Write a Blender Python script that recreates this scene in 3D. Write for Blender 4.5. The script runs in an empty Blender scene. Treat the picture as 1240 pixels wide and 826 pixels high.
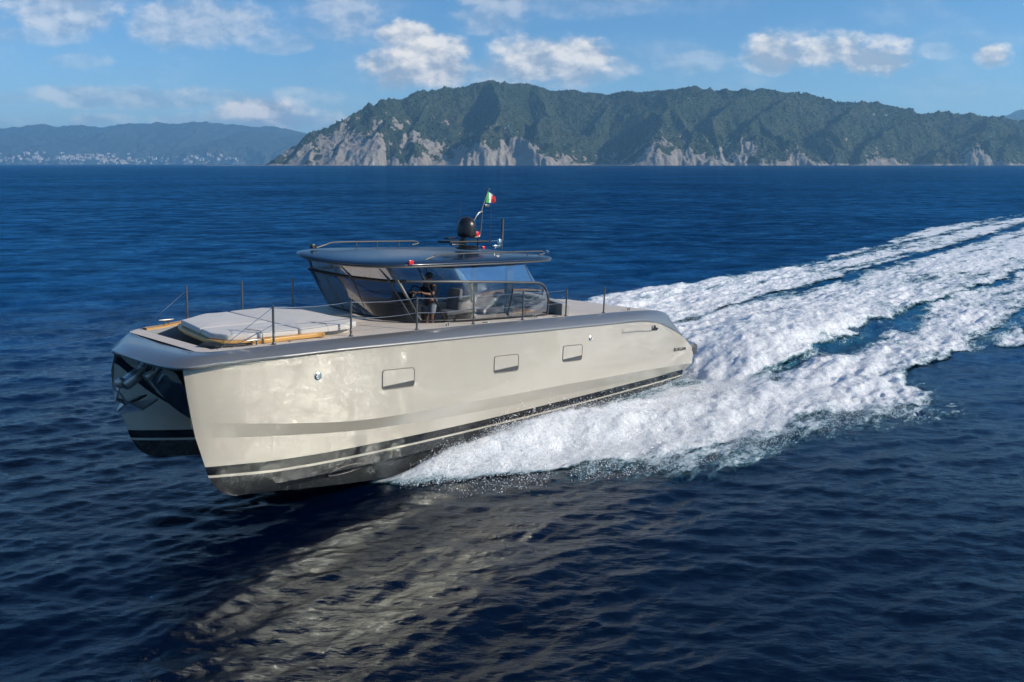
import bpy, bmesh, math, random
import numpy as np
from mathutils import Vector, Matrix
random.seed(7)
R_ = math.radians
sc = bpy.context.scene
COL = sc.collection

# ------------------------------------------------------------------ camera
CAM_H = 9.219
FPX = 968.0
PITCH = math.atan2(413 - 198.5, FPX)
cam_d = bpy.data.cameras.new('camera')
cam = bpy.data.objects.new('camera', cam_d)
COL.objects.link(cam)
cam.location = (0, 0, CAM_H)
cam.rotation_euler = (math.pi / 2 - PITCH, 0, 0)
cam_d.sensor_width = 36.0
cam_d.lens = 36.0 * FPX / 1240.0
cam_d.clip_start = 0.1
cam_d.clip_end = 200000
sc.camera = cam

# ------------------------------------------------------------------ light
SUN = Vector((0.872, -0.185, 0.454)).normalized()
SUN_EL = math.asin(SUN.z)
SUN_AZ = math.atan2(SUN.x, SUN.y)           # clockwise from +Y
sd = bpy.data.lights.new('sun', 'SUN')
sd.energy = 5.0
sd.angle = R_(0.53)
sd.color = (1.0, 0.90, 0.76)
so = bpy.data.objects.new('sun', sd)
COL.objects.link(so)
so.rotation_euler = SUN.to_track_quat('Z', 'Y').to_euler()
so.location = (30, -30, 40)

sc.view_settings.view_transform = 'Standard'
sc.view_settings.look = 'None'
sc.view_settings.exposure = 0.0
sc.view_settings.gamma = 1.0
sc.view_settings.use_curve_mapping = False
sc.cycles.use_denoising = True
sc.cycles.max_bounces = 10
sc.cycles.diffuse_bounces = 3
sc.cycles.glossy_bounces = 5
sc.cycles.transmission_bounces = 8
sc.cycles.transparent_max_bounces = 24
sc.cycles.volume_bounces = 1
sc.cycles.sample_clamp_indirect = 70.0
sc.cycles.caustics_reflective = True
sc.cycles.blur_glossy = 0.0


class NT:
    """small helper for node trees"""
    def __init__(s, tree):
        s.t = tree
        s.n = tree.nodes
        s.l = tree.links

    def new(s, typ, **kw):
        nd = s.n.new(typ)
        for k, v in kw.items():
            setattr(nd, k, v)
        return nd

    def set(s, sock, v):
        if isinstance(v, bpy.types.NodeSocket):
            s.l.new(v, sock)
        elif v is not None:
            sock.default_value = v

    def math(s, op, a, b=None, c=None, clamp=False):
        nd = s.new('ShaderNodeMath', operation=op, use_clamp=clamp)
        for i, v in enumerate((a, b, c)):
            s.set(nd.inputs[i], v)
        return nd.outputs[0]

    def mix(s, f, a, b, blend='MIX'):
        nd = s.new('ShaderNodeMix', data_type='RGBA', blend_type=blend)
        s.set(nd.inputs[0], f)
        s.set(nd.inputs[6], a)
        s.set(nd.inputs[7], b)
        return nd.outputs[2]

    def noise(s, vec, scale, detail=4, rough=0.55, dist=0.0, lac=2.0):
        nd = s.new('ShaderNodeTexNoise')
        s.set(nd.inputs['Vector'], vec)
        nd.inputs['Scale'].default_value = scale
        nd.inputs['Detail'].default_value = detail
        nd.inputs['Roughness'].default_value = rough
        nd.inputs['Lacunarity'].default_value = lac
        nd.inputs['Distortion'].default_value = dist
        return nd.outputs[0]

    def ramp(s, f, a, b):
        nd = s.new('ShaderNodeMapRange', interpolation_type='SMOOTHSTEP')
        s.set(nd.inputs[0], f)
        nd.inputs[1].default_value = a
        nd.inputs[2].default_value = b
        return nd.outputs[0]

    def mapping(s, vec, scale=(1, 1, 1), rot=(0, 0, 0), loc=(0, 0, 0)):
        nd = s.new('ShaderNodeMapping')
        s.set(nd.inputs[0], vec)
        nd.inputs['Scale'].default_value = scale
        nd.inputs['Rotation'].default_value = rot
        nd.inputs['Location'].default_value = loc
        return nd.outputs[0]

    def bump(s, h, strength, dist, normal=None):
        nd = s.new('ShaderNodeBump')
        s.set(nd.inputs['Height'], h)
        nd.inputs['Strength'].default_value = strength
        nd.inputs['Distance'].default_value = dist
        if normal is not None:
            s.l.new(normal, nd.inputs['Normal'])
        return nd.outputs[0]


# ------------------------------------------------------------------ world: sky with broken cloud
world = bpy.data.worlds.new('World')
sc.world = world
world.use_nodes = True
w = NT(world.node_tree)
for nd in list(w.n):
    w.n.remove(nd)
sky = w.new('ShaderNodeTexSky', sky_type='NISHITA')
sky.sun_disc = False
sky.sun_elevation = SUN_EL
sky.sun_rotation = SUN_AZ
sky.altitude = 200
sky.air_density = 1.0
sky.dust_density = 0.15
sky.ozone_density = 4.0
hs = w.new('ShaderNodeHueSaturation')
hs.inputs['Saturation'].default_value = 1.05
w.l.new(sky.outputs[0], hs.inputs['Color'])
tc = w.new('ShaderNodeTexCoord')
sep = w.new('ShaderNodeSeparateXYZ')
w.l.new(tc.outputs['Generated'], sep.inputs[0])
yy = w.math('MAXIMUM', sep.outputs[1], 0.05)
U = w.math('DIVIDE', sep.outputs[0], yy)
V = w.math('DIVIDE', sep.outputs[2], yy)


def sky_uv(px, py):
    a = (px - 620) / FPX
    b = (413 - py) / FPX
    y = math.cos(PITCH) + b * math.sin(PITCH)
    z = -math.sin(PITCH) + b * math.cos(PITCH)
    return a / y, z / y


comb = w.new('ShaderNodeCombineXYZ')
w.l.new(U, comb.inputs[0])
w.l.new(V, comb.inputs[1])
cn = w.noise(w.mapping(comb.outputs[0], (1, 1.6, 1)), 16, 8, 0.58)
cn2 = w.noise(w.mapping(comb.outputs[0], (1, 1.6, 1), loc=(-0.008, -0.012, 0)), 16, 8, 0.58)
cbig = w.noise(w.mapping(comb.outputs[0], (1, 2.2, 1), loc=(3.1, 1.7, 0)), 7, 5, 0.6)
# cx, cy, half width, half height, opacity
CL = [(505, 78, 64, 27, 1.0), (488, 42, 34, 15, .9), (540, 62, 30, 16, .9), (665, 74, 78, 26, .9), (625, 84, 40, 16, .7),
      (735, 82, 44, 16, .5), (965, 62, 64, 22, .95), (1062, 66, 54, 19, .95), (1020, 58, 50, 18, .9), (1207, 69, 22, 13, .95),
      (240, 30, 92, 26, .5), (70, 12, 90, 26, .55), (50, 40, 60, 14, .35), (160, 118, 165, 12, .5), (55, 118, 60, 8, .3),
      (330, 138, 66, 17, 1.0), (290, 142, 46, 12, .8), (375, 144, 40, 10, .6), (255, 148, 60, 10, .5), (125, 145, 40, 7, .5), (30, 148, 40, 5, .3), (415, 20, 52, 26, .45), (595, 14, 48, 22, .4),
      (330, 52, 50, 10, .3), (840, 76, 52, 12, .3), (95, 74, 40, 9, .25), (790, 60, 60, 12, .15), (360, 120, 60, 12, .35),
      (700, 5, 90, 14, .2), (610, 100, 40, 7, .5), (1125, 62, 26, 9, .25)]
dens = None
shade = None
for cx, cy, a, b, op in CL:
    u0, v0 = sky_uv(cx, cy)
    ua = a / FPX * 1.15
    vb = b / FPX * 1.22
    du = w.math('DIVIDE', w.math('SUBTRACT', U, u0), ua)
    dv = w.math('DIVIDE', w.math('SUBTRACT', V, v0), vb)
    q = w.math('ADD', w.math('MULTIPLY', du, du), w.math('MULTIPLY', dv, dv))
    m = w.math('SUBTRACT', 1.0, q)
    m = w.math('ADD', m, w.math('MULTIPLY', w.math('SUBTRACT', cn, 0.485), 3.0))
    m = w.math('MULTIPLY', w.ramp(m, -0.12, 0.85), op)
    # clouds are lit from the right and above: a soft lighting term across each
    lt = w.math('MULTIPLY', w.math('ADD', w.math('MULTIPLY', du, 0.22), w.math('MULTIPLY', dv, 0.5)), m)
    dens = m if dens is None else w.math('MAXIMUM', dens, m)
    shade = lt if shade is None else w.math('ADD', shade, lt)
thin = w.math('MULTIPLY', w.ramp(cbig, 0.45, 0.8), 0.22)
dens = w.math('MAXIMUM', dens, thin)
up = w.ramp(V, -0.002, 0.02)
dens = w.math('MULTIPLY', dens, up)
front = w.ramp(sep.outputs[1], 0.1, 0.3)
dens = w.math('MULTIPLY', dens, front, clamp=True)
rel = w.math('MULTIPLY', w.math('SUBTRACT', cn, cn2), 5.0)
lit = w.math('ADD', w.math('ADD', 0.42, shade), rel, clamp=True)
ccol = w.mix(lit, (3.9, 4.6, 5.6, 1), (10.2, 9.6, 8.9, 1))
hor = w.ramp(sep.outputs[2], 0.30, -0.02)
grade = w.mix(hor, (0.64, 1.0, 1.22, 1), (0.88, 1.05, 1.22, 1))
skyc = w.mix(1.0, hs.outputs[0], grade, 'MULTIPLY')
fin = w.mix(dens, skyc, ccol)
bg = w.new('ShaderNodeBackground')
bg.inputs[1].default_value = 0.105
w.l.new(fin, bg.inputs[0])
wo = w.new('ShaderNodeOutputWorld')
w.l.new(bg.outputs[0], wo.inputs[0])


# ------------------------------------------------------------------ materials
def mat(name, col, rough=0.5, metal=0.0, coat=0.0, coat_rough=0.05, spec=0.5, ior=None, var=0.0, vscale=3.0, bump=0.0, bscale=60.0):
    m = bpy.data.materials.new(name)
    m.use_nodes = True
    t = NT(m.node_tree)
    p = t.n['Principled BSDF']
    p.inputs['Base Color'].default_value = (*col, 1)
    p.inputs['Roughness'].default_value = rough
    p.inputs['Metallic'].default_value = metal
    p.inputs['Coat Weight'].default_value = coat
    p.inputs['Coat Roughness'].default_value = coat_rough
    p.inputs['Specular IOR Level'].default_value = spec
    if ior:
        p.inputs['IOR'].default_value = ior
    c = t.new('ShaderNodeTexCoord')
    if var > 0:
        f = t.noise(c.outputs['Object'], vscale, 6, 0.6)
        lo = tuple(x * (1 - var) for x in col) + (1,)
        hi = tuple(min(1, x * (1 + var)) for x in col) + (1,)
        t.l.new(t.mix(t.ramp(f, 0.3, 0.7), lo, hi), p.inputs['Base Color'])
        rr = t.math('ADD', rough - 0.04, t.math('MULTIPLY', f, 0.1))
        t.l.new(rr, p.inputs['Roughness'])
    if bump > 0:
        t.l.new(t.bump(t.noise(c.outputs['Object'], bscale, 3), bump, 0.01), p.inputs['Normal'])
    return m


def planked(name, col, seam, width, rough=0.6, along='X'):
    m = bpy.data.materials.new(name)
    m.use_nodes = True
    t = NT(m.node_tree)
    p = t.n['Principled BSDF']
    c = t.new('ShaderNodeTexCoord')
    s = t.new('ShaderNodeSeparateXYZ')
    t.l.new(c.outputs['Object'], s.inputs[0])
    a = s.outputs[1] if along == 'X' else s.outputs[0]
    fr = t.math('FRACT', t.math('DIVIDE', a, width))
    seamf = t.math('LESS_THAN', fr, 0.09)
    idx = t.math('FLOOR', t.math('DIVIDE', a, width))
    wn = t.new('ShaderNodeTexWhiteNoise', noise_dimensions='1D')
    t.l.new(idx, wn.inputs['W'])
    grain = t.noise(t.mapping(c.outputs['Object'], (2, 30, 1) if along == 'X' else (30, 2, 1)), 2.0, 5, 0.6)
    k = t.math('ADD', t.math('MULTIPLY', wn.outputs[0], 0.18), t.math('MULTIPLY', grain, 0.35))
    base = t.mix(k, tuple(x * 1.18 for x in col) + (1,), tuple(x * 0.72 for x in col) + (1,))
    t.l.new(t.mix(t.math('MULTIPLY', seamf, 0.8), base, (*seam, 1)), p.inputs['Base Color'])
    p.inputs['Roughness'].default_value = rough
    return m


def paint(name, col, metal=0.35, rough=0.32, coat_ior=1.5):
    """metallic marine topcoat: fine flake, clear lacquer, faint orange peel and salt film"""
    m = bpy.data.materials.new(name)
    m.use_nodes = True
    t = NT(m.node_tree)
    p = t.n['Principled BSDF']
    c = t.new('ShaderNodeTexCoord')
    f = t.noise(c.outputs['Object'], 1.2, 7, 0.65)
    fl = t.noise(c.outputs['Object'], 700, 1, 0.5)
    k = t.math('ADD', t.math('MULTIPLY', f, 0.5), t.math('MULTIPLY', fl, 0.5))
    t.l.new(t.mix(k, tuple(x * 0.9 for x in col) + (1,), tuple(x * 1.08 for x in col) + (1,)), p.inputs['Base Color'])
    p.inputs['Metallic'].default_value = metal
    p.inputs['Roughness'].default_value = rough
    p.inputs['Coat Weight'].default_value = 1.0
    p.inputs['Coat IOR'].default_value = coat_ior
    t.l.new(t.math('ADD', 0.018, t.math('MULTIPLY', t.ramp(f, 0.40, 0.85), 0.04)), p.inputs['Coat Roughness'])
    b = t.bump(t.noise(c.outputs['Object'], 1.6, 2, 0.4), 0.10, 0.02)
    t.l.new(b, p.inputs['Normal'])
    t.l.new(b, p.inputs['Coat Normal'])
    return m


MT = {}
MT['champagne'] = paint('champagne_paint', (0.61, 0.555, 0.45), 0.22, 0.27, 2.1)
MT['silver'] = paint('silver_paint', (0.23, 0.23, 0.225), 0.6, 0.34)
MT['silver'].node_tree.nodes['Principled BSDF'].inputs['Coat Weight'].default_value = 0.5
MT['black_gloss'] = mat('black_gloss', (0.006, 0.006, 0.007), 0.12, coat=1)
MT['bottom'] = mat('bottom_paint', (0.034, 0.036, 0.036), 0.26, metal=0.1, coat=0.8, coat_rough=0.08, var=0.25, vscale=2.5)
MT['roof'] = mat('roof_paint', (0.006, 0.021, 0.048), 0.28, metal=0.0, coat=0.35, coat_rough=0.12, var=0.1)
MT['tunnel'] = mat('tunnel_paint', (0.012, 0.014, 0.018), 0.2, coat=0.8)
MT['deck'] = planked('pale_teak_deck', (0.60, 0.53, 0.45), (0.14, 0.11, 0.085), 0.07)
MT['sole'] = planked('dark_sole', (0.10, 0.085, 0.07), (0.02, 0.02, 0.02), 0.07)
MT['teak'] = planked('varnished_teak', (0.50, 0.27, 0.075), (0.20, 0.10, 0.03), 0.09, 0.35)
MT['teak_dull'] = planked('oiled_teak', (0.27, 0.19, 0.12), (0.08, 0.05, 0.03), 0.08, 0.5)
MT['cream'] = mat('cream_gelcoat', (0.52, 0.48, 0.42), 0.35, coat=0.4, var=0.06)
MT['grey_gel'] = mat('grey_gelcoat', (0.30, 0.31, 0.31), 0.4, coat=0.3, var=0.06)
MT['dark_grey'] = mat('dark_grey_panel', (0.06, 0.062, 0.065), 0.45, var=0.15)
MT['steel'] = mat('brushed_steel', (0.62, 0.62, 0.60), 0.18, metal=1.0)
MT['darksteel'] = mat('dark_steel', (0.14, 0.14, 0.14), 0.38, metal=0.7)
MT['black'] = mat('black_plastic', (0.012, 0.012, 0.013), 0.35, bump=0.05)
MT['dome'] = mat('black_satin', (0.014, 0.014, 0.015), 0.33)
MT['rubber'] = mat('black_rubber', (0.02, 0.02, 0.02), 0.6)
MT['red'] = mat('red_lens', (0.62, 0.02, 0.03), 0.2, coat=0.6)
MT['shirt'] = mat('navy_cloth', (0.02, 0.025, 0.04), 0.8)
MT['white_cloth'] = mat('white_cloth', (0.72, 0.72, 0.72), 0.8)
MT['skin'] = mat('skin', (0.50, 0.25, 0.16), 0.5)
MT['hair'] = mat('brown_hair', (0.03, 0.02, 0.015), 0.6)
MT['upholstery'] = mat('grey_upholstery', (0.33, 0.32, 0.31), 0.75, var=0.1, bump=0.3, bscale=40)
MT['flag_green'] = mat('green_cloth', (0.04, 0.36, 0.08), 0.7)
MT['flag_white'] = mat('white_flag_cloth', (0.8, 0.8, 0.78), 0.7)
MT['flag_red'] = mat('red_cloth', (0.62, 0.04, 0.05), 0.7)


def cushion_mat():
    m = bpy.data.materials.new('pale_grey_fabric')
    m.use_nodes = True
    t = NT(m.node_tree)
    p = t.n['Principled BSDF']
    c = t.new('ShaderNodeTexCoord')
    f = t.noise(c.outputs['Object'], 1.3, 5, 0.6)
    t.l.new(t.mix(f, (0.47, 0.44, 0.405, 1), (0.56, 0.53, 0.49, 1)), p.inputs['Base Color'])
    p.inputs['Roughness'].default_value = 0.85
    p.inputs['Sheen Weight'].default_value = 0.2
    w1 = t.noise(t.mapping(c.outputs['Object'], (1, 2.5, 1)), 1.5, 3, 0.5, 0.6)
    w2 = t.noise(c.outputs['Object'], 220, 2, 0.5)
    t.l.new(t.bump(w2, 0.15, 0.003, t.bump(w1, 0.5, 0.08)), p.inputs['Normal'])
    return m


MT['cushion'] = cushion_mat()


def glass_mat(name, col, gloss_rough=0.02, tint=0.75, refl=1.0):
    m = bpy.data.materials.new(name)
    m.use_nodes = True
    t = NT(m.node_tree)
    for nd in list(t.n):
        t.n.remove(nd)
    tr = t.new('ShaderNodeBsdfTransparent')
    tr.inputs[0].default_value = (*col, 1)
    gl = t.new('ShaderNodeBsdfGlossy')
    gl.inputs['Roughness'].default_value = gloss_rough
    c = t.new('ShaderNodeTexCoord')
    nb = t.bump(t.noise(c.outputs['Object'], 1.7, 2, 0.5), tint, 0.02)
    t.l.new(nb, gl.inputs['Normal'])
    fr = t.new('ShaderNodeFresnel')
    fr.inputs['IOR'].default_value = 1.5
    mx = t.new('ShaderNodeMixShader')
    t.l.new(t.math('MULTIPLY', fr.outputs[0], refl, clamp=True), mx.inputs[0])
    t.l.new(tr.outputs[0], mx.inputs[1])
    t.l.new(gl.outputs[0], mx.inputs[2])
    o = t.new('ShaderNodeOutputMaterial')
    t.l.new(mx.outputs[0], o.inputs[0])
    return m


MT['glass'] = glass_mat('smoked_glass', (0.50, 0.52, 0.55), 0.03, 0.15, 0.40)
MT['clear'] = glass_mat('clear_vinyl', (0.80, 0.83, 0.87), 0.05, 0.8, 0.55)

# ------------------------------------------------------------------ mesh helpers
def link(name, verts, faces, mats, parent=None, fmats=None, smooth=True, sharp=35, uvs=None):
    me = bpy.data.meshes.new(name)
    me.from_pydata([tuple(v) for v in verts], [], faces)
    if not isinstance(mats, (list, tuple)):
        mats = [mats]
    for m in mats:
        me.materials.append(m)
    if fmats is not None:
        me.polygons.foreach_set('material_index', fmats)
    me.update()
    if smooth:
        me.polygons.foreach_set('use_smooth', [True] * len(me.polygons))
        if sharp:
            me.set_sharp_from_angle(angle=R_(sharp))
    o = bpy.data.objects.new(name, me)
    COL.objects.link(o)
    if parent is not None:
        o.parent = parent
    return o


class MB:
    def __init__(s):
        s.v = []
        s.f = []
        s.m = []

    def add(s, vs, fs, mi=0):
        b = len(s.v)
        s.v += [tuple(v) for v in vs]
        s.f += [tuple(i + b for i in f) for f in fs]
        s.m += [mi] * len(fs)

    def tube(s, pts, r, n=8, mi=0, cap=True, close=False):
        pts = [Vector(p) for p in pts]
        k = len(pts)
        rs = r if isinstance(r, (list, tuple)) else [r] * k
        vs = []
        prev = None
        for i, p in enumerate(pts):
            if close:
                d = pts[(i + 1) % k] - pts[i - 1]
            else:
                d = pts[min(i + 1, k - 1)] - pts[max(i - 1, 0)]
            d.normalize()
            if prev is None:
                a = Vector((0, 0, 1)) if abs(d.z) < 0.9 else Vector((1, 0, 0))
                u = d.cross(a).normalized()
            else:
                u = (prev - d * prev.dot(d)).normalized()
            prev = u
            vv = d.cross(u)
            for j in range(n):
                t = 2 * math.pi * j / n
                vs.append(p + (u * math.cos(t) + vv * math.sin(t)) * rs[i])
        fs = []
        for i in range(k if close else k - 1):
            for j in range(n):
                a = i * n + j
                b = i * n + (j + 1) % n
                i2 = (i + 1) % k
                fs.append((a, b, i2 * n + (j + 1) % n, i2 * n + j))
        if cap and not close:
            fs.append(tuple(reversed(range(n))))
            fs.append(tuple((k - 1) * n + j for j in range(n)))
        s.add(vs, fs, mi)
        return s

    def lathe(s, prof, c=(0, 0, 0), n=24, mi=0):
        vs = []
        for r, z in prof:
            for j in range(n):
                t = 2 * math.pi * j / n
                vs.append((c[0] + r * math.cos(t), c[1] + r * math.sin(t), c[2] + z))
        fs = []
        for i in range(len(prof) - 1):
            for j in range(n):
                fs.append((i * n + j, i * n + (j + 1) % n, (i + 1) * n + (j + 1) % n, (i + 1) * n + j))
        fs.append(tuple(reversed(range(n))))
        fs.append(tuple((len(prof) - 1) * n + j for j in range(n)))
        s.add(vs, fs, mi)
        return s

    def box(s, c, d, bev=0.02, mi=0, mtx=None):
        bm = bmesh.new()
        bmesh.ops.create_cube(bm, size=1)
        for v in bm.verts:
            v.co = Vector((v.co.x * d[0], v.co.y * d[1], v.co.z * d[2]))
        if bev > 0:
            bmesh.ops.bevel(bm, geom=list(bm.edges), offset=min(bev, min(d) * 0.45), segments=2, profile=0.5, affect='EDGES')
        if mtx is not None:
            bm.transform(mtx)
        bmesh.ops.translate(bm, verts=bm.verts, vec=c)
        bm.verts.index_update()
        s.add([v.co[:] for v in bm.verts], [[v.index for v in f.verts] for f in bm.faces], mi)
        bm.free()
        return s

    def slab(s, outline, z0, z1, bev=0.03, mi=0, zf=None):
        """prism over a plan outline with rounded top and bottom edges; zf(x,y) adds height"""
        n = len(outline)
        cx = sum(p[0] for p in outline) / n
        cy = sum(p[1] for p in outline) / n
        zf = zf or (lambda x, y: 0)
        rings = []

        def ring(ins, z):
            out = []
            for i, (x, y) in enumerate(outline):
                x0, y0 = outline[i - 1]
                x1, y1 = outline[(i + 1) % n]
                tx, ty = x1 - x0, y1 - y0
                L = math.hypot(tx, ty) or 1
                nx, ny = -ty / L, tx / L
                if nx * (cx - x) + ny * (cy - y) < 0:
                    nx, ny = -nx, -ny
                xx, yy_ = x + nx * ins, y + ny * ins
                out.append((xx, yy_, z + zf(xx, yy_)))
            return out
        for a in (0, 30, 60, 90):
            t = R_(a)
            rings.append(ring(bev * (1 - math.sin(t)), z0 + bev * (1 - math.cos(t))))
        for a in (0, 30, 60, 90):
            t = R_(a)
            rings.append(ring(bev * (1 - math.cos(t)), z1 - bev * (1 - math.sin(t))))
        vs = [p for r in rings for p in r]
        fs = []
        for i in range(len(rings) - 1):
            for j in range(n):
                fs.append((i * n + j, i * n + (j + 1) % n, (i + 1) * n + (j + 1) % n, (i + 1) * n + j))
        vs.append((cx, cy, z1 + zf(cx, cy)))
        k = len(vs) - 1
        o = (len(rings) - 1) * n
        for j in range(n):
            fs.append((o + j, o + (j + 1) % n, k))
        fs.append(tuple(reversed(range(n))))
        s.add(vs, fs, mi)
        return s

    def build(s, name, mats, parent=None, smooth=True, sharp=35):
        return link(name, s.v, s.f, mats, parent, s.m, smooth, sharp)


def grid_faces(nr, nc, closed=False):
    fs = []
    for i in range(nr - 1):
        for j in range(nc if closed else nc - 1):
            fs.append((i * nc + j, i * nc + (j + 1) % nc, (i + 1) * nc + (j + 1) % nc, (i + 1) * nc + j))
    return fs


def smooth_curve(pts, k=6, closed=False):
    """Catmull-Rom through points of any dimension"""
    P = [np.array(p, float) for p in pts]
    n = len(P)
    out = []
    for i in range(n if closed else n - 1):
        p0 = P[i - 1] if (closed or i > 0) else 2 * P[0] - P[1]
        p1 = P[i]
        p2 = P[(i + 1) % n]
        p3 = P[(i + 2) % n] if (closed or i + 2 < n) else 2 * P[-1] - P[-2]
        for j in range(k):
            t = j / k
            out.append(0.5 * ((2 * p1) + (-p0 + p2) * t + (2 * p0 - 5 * p1 + 4 * p2 - p3) * t * t + (-p0 + 3 * p1 - 3 * p2 + p3) * t ** 3))
    if not closed:
        out.append(P[-1])
    return [tuple(float(c) for c in p) for p in out]


def ninterp(x, xp, fp):
    """smooth monotone-ish interpolation (pchip)"""
    xp = np.array(xp, float)
    fp = np.array(fp, float)
    h = np.diff(xp)
    d = np.diff(fp) / h
    m = np.zeros(len(xp))
    for i in range(1, len(xp) - 1):
        if d[i - 1] * d[i] > 0:
            w1 = 2 * h[i] + h[i - 1]
            w2 = h[i] + 2 * h[i - 1]
            m[i] = (w1 + w2) / (w1 / d[i - 1] + w2 / d[i])
    m[0] = d[0]
    m[-1] = d[-1]
    x = np.clip(np.asarray(x, float), xp[0], xp[-1])
    i = np.clip(np.searchsorted(xp, x) - 1, 0, len(h) - 1)
    t = (x - xp[i]) / h[i]
    return ((2 * t ** 3 - 3 * t ** 2 + 1) * fp[i] + (t ** 3 - 2 * t ** 2 + t) * h[i] * m[i]
            + (-2 * t ** 3 + 3 * t ** 2) * fp[i + 1] + (t ** 3 - t ** 2) * h[i] * m[i + 1])


def tag(o, label=None, cat=None, group=None, kind=None):
    if label:
        o['label'] = label
    if cat:
        o['category'] = cat
    if group:
        o['group'] = group
    if kind:
        o['kind'] = kind
    return o


def empty(name, mtx=None, loc=None):
    o = bpy.data.objects.new(name, None)
    COL.objects.link(o)
    o.empty_display_size = 0.3
    if mtx is not None:
        o.matrix_world = mtx
    elif loc is not None:
        o.location = loc
    return o


# ------------------------------------------------------------------ numpy noise
def _hash(ix, iy, seed):
    h = (ix.astype(np.int64) * 374761393 + iy.astype(np.int64) * 668265263 + seed * 2147483647) & 0xffffffff
    h = ((h ^ (h >> 13)) * 1274126177) & 0xffffffff
    return ((h ^ (h >> 16)) & 0xffff) / 65535.0


def vnoise(x, y, seed=0):
    ix = np.floor(x)
    iy = np.floor(y)
    fx = x - ix
    fy = y - iy
    fx = fx * fx * fx * (fx * (fx * 6 - 15) + 10)
    fy = fy * fy * fy * (fy * (fy * 6 - 15) + 10)
    a = _hash(ix, iy, seed)
    b = _hash(ix + 1, iy, seed)
    c = _hash(ix, iy + 1, seed)
    d = _hash(ix + 1, iy + 1, seed)
    return (a * (1 - fx) + b * fx) * (1 - fy) + (c * (1 - fx) + d * fx) * fy


def fbm(x, y, oct=5, seed=0, gain=0.5, ridged=False):
    s = 0
    a = 1.0
    t = 0
    for i in range(oct):
        v = vnoise(x + 17.3 * i, y - 9.1 * i, seed + i)
        if ridged:
            v = 1 - np.abs(2 * v - 1)
        s = s + a * v
        t += a
        a *= gain
        x, y = (x * 1.6 - y * 1.2) , (x * 1.2 + y * 1.6)
    return s / t


# ------------------------------------------------------------------ boat frame
BT = Vector((6.155, 35.952, 0.0))
yaw, trim, heel = R_(228.147), R_(3.217), R_(0.564)
BM = (Matrix.Rotation(yaw, 4, 'Z') @ Matrix.Rotation(-trim, 4, 'Y') @ Matrix.Rotation(heel, 4, 'X'))
BOAT = Matrix.Translation(BT) @ BM
FW = Vector((math.cos(yaw), math.sin(yaw)))
PT = Vector((-math.sin(yaw), math.cos(yaw)))


def sn(X, Y):
    """metres aft of the transom and metres to port"""
    dx = X - BT.x
    dy = Y - BT.y
    return -(dx * FW.x + dy * FW.y), dx * PT.x + dy * PT.y


# ------------------------------------------------------------------ ocean spectrum
def ocean_tile(L, N, wind_dir, wind, seed, lmin, rms, spread=2.0):
    rng = np.random.RandomState(seed)
    k1 = np.fft.fftfreq(N, 1.0 / N) * 2 * np.pi / L
    kx, ky = np.meshgrid(k1, k1, indexing='ij')
    k = np.sqrt(kx ** 2 + ky ** 2)
    k[0, 0] = 1e-6
    Lw = wind ** 2 / 9.81
    c = (kx * math.cos(wind_dir) + ky * math.sin(wind_dir)) / k
    ph = np.exp(-1 / (k * Lw) ** 2) / k ** 4 * np.abs(c) ** spread * np.exp(-(k * lmin) ** 2)
    ph = ph * np.where(c < 0, 0.15, 1.0)
    ph[0, 0] = 0
    amp = np.sqrt(ph) * (rng.normal(size=(N, N)) + 1j * rng.normal(size=(N, N)))
    h = np.fft.ifft2(amp).real
    sc_ = rms / h.std()
    dx = np.fft.ifft2(amp * 1j * kx / k).real * sc_
    dy = np.fft.ifft2(amp * 1j * ky / k).real * sc_
    return h * sc_, dx, dy, L, N


def sample(tile, x, y):
    h, dx, dy, L, N = tile
    fx = (x / L * N) % N
    fy = (y / L * N) % N
    ix = np.floor(fx).astype(int) % N
    iy = np.floor(fy).astype(int) % N
    tx = fx - np.floor(fx)
    ty = fy - np.floor(fy)
    jx = (ix + 1) % N
    jy = (iy + 1) % N
    o = []
    for a in (h, dx, dy):
        o.append((a[ix, iy] * (1 - tx) + a[jx, iy] * tx) * (1 - ty) + (a[ix, jy] * (1 - tx) + a[jx, jy] * tx) * ty)
    return o


T1 = ocean_tile(113.0, 1024, R_(118), 2.6, 3, 0.05, 0.030, 5.0)
T2 = ocean_tile(37.0, 1024, R_(132), 1.3, 5, 0.02, 0.0150, 3.0)


def ocean(X, Y, r):
    h1, a1, b1 = sample(T1, X, Y)
    ca, sa = math.cos(0.5), math.sin(0.5)
    x2 = X * ca - Y * sa
    y2 = X * sa + Y * ca
    h2, a2, b2 = sample(T2, x2, y2)
    f1 = np.clip((420 - r) / 300, 0, 1)
    f2 = np.clip((110 - r) / 70, 0, 1)
    patch = 0.75 + 0.5 * fbm(X / 22.0, Y / 30.0, 3, 51)
    h = h1 * f1 * patch + h2 * f2 * patch
    dx = (a1 * f1 + (a2 * ca + b2 * sa) * f2) * 0.6
    dy = (b1 * f1 + (-a2 * sa + b2 * ca) * f2) * 0.6
    return h, dx, dy


def sstep(a, b, x):
    t = np.clip((x - a) / (b - a), 0, 1)
    return t * t * (3 - 2 * t)


def bump1(x, c, wd):
    return np.exp(-((x - c) / wd) ** 2)


def outer_port(s):
    return ninterp(s, [-17.6, -17, -15.6, -13, -10, -6, -1.3, 0.5, 3, 6, 9, 12, 15, 18, 22, 27, 40, 70, 150],
                   [1.9, 2.7, 3.7, 5.2, 7.0, 8.4, 9.8, 11.3, 11.4, 10.4, 9.8, 10.4, 11.2, 12.6, 12.3, 12.0, 13.0, 14.0, 14.5])


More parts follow.
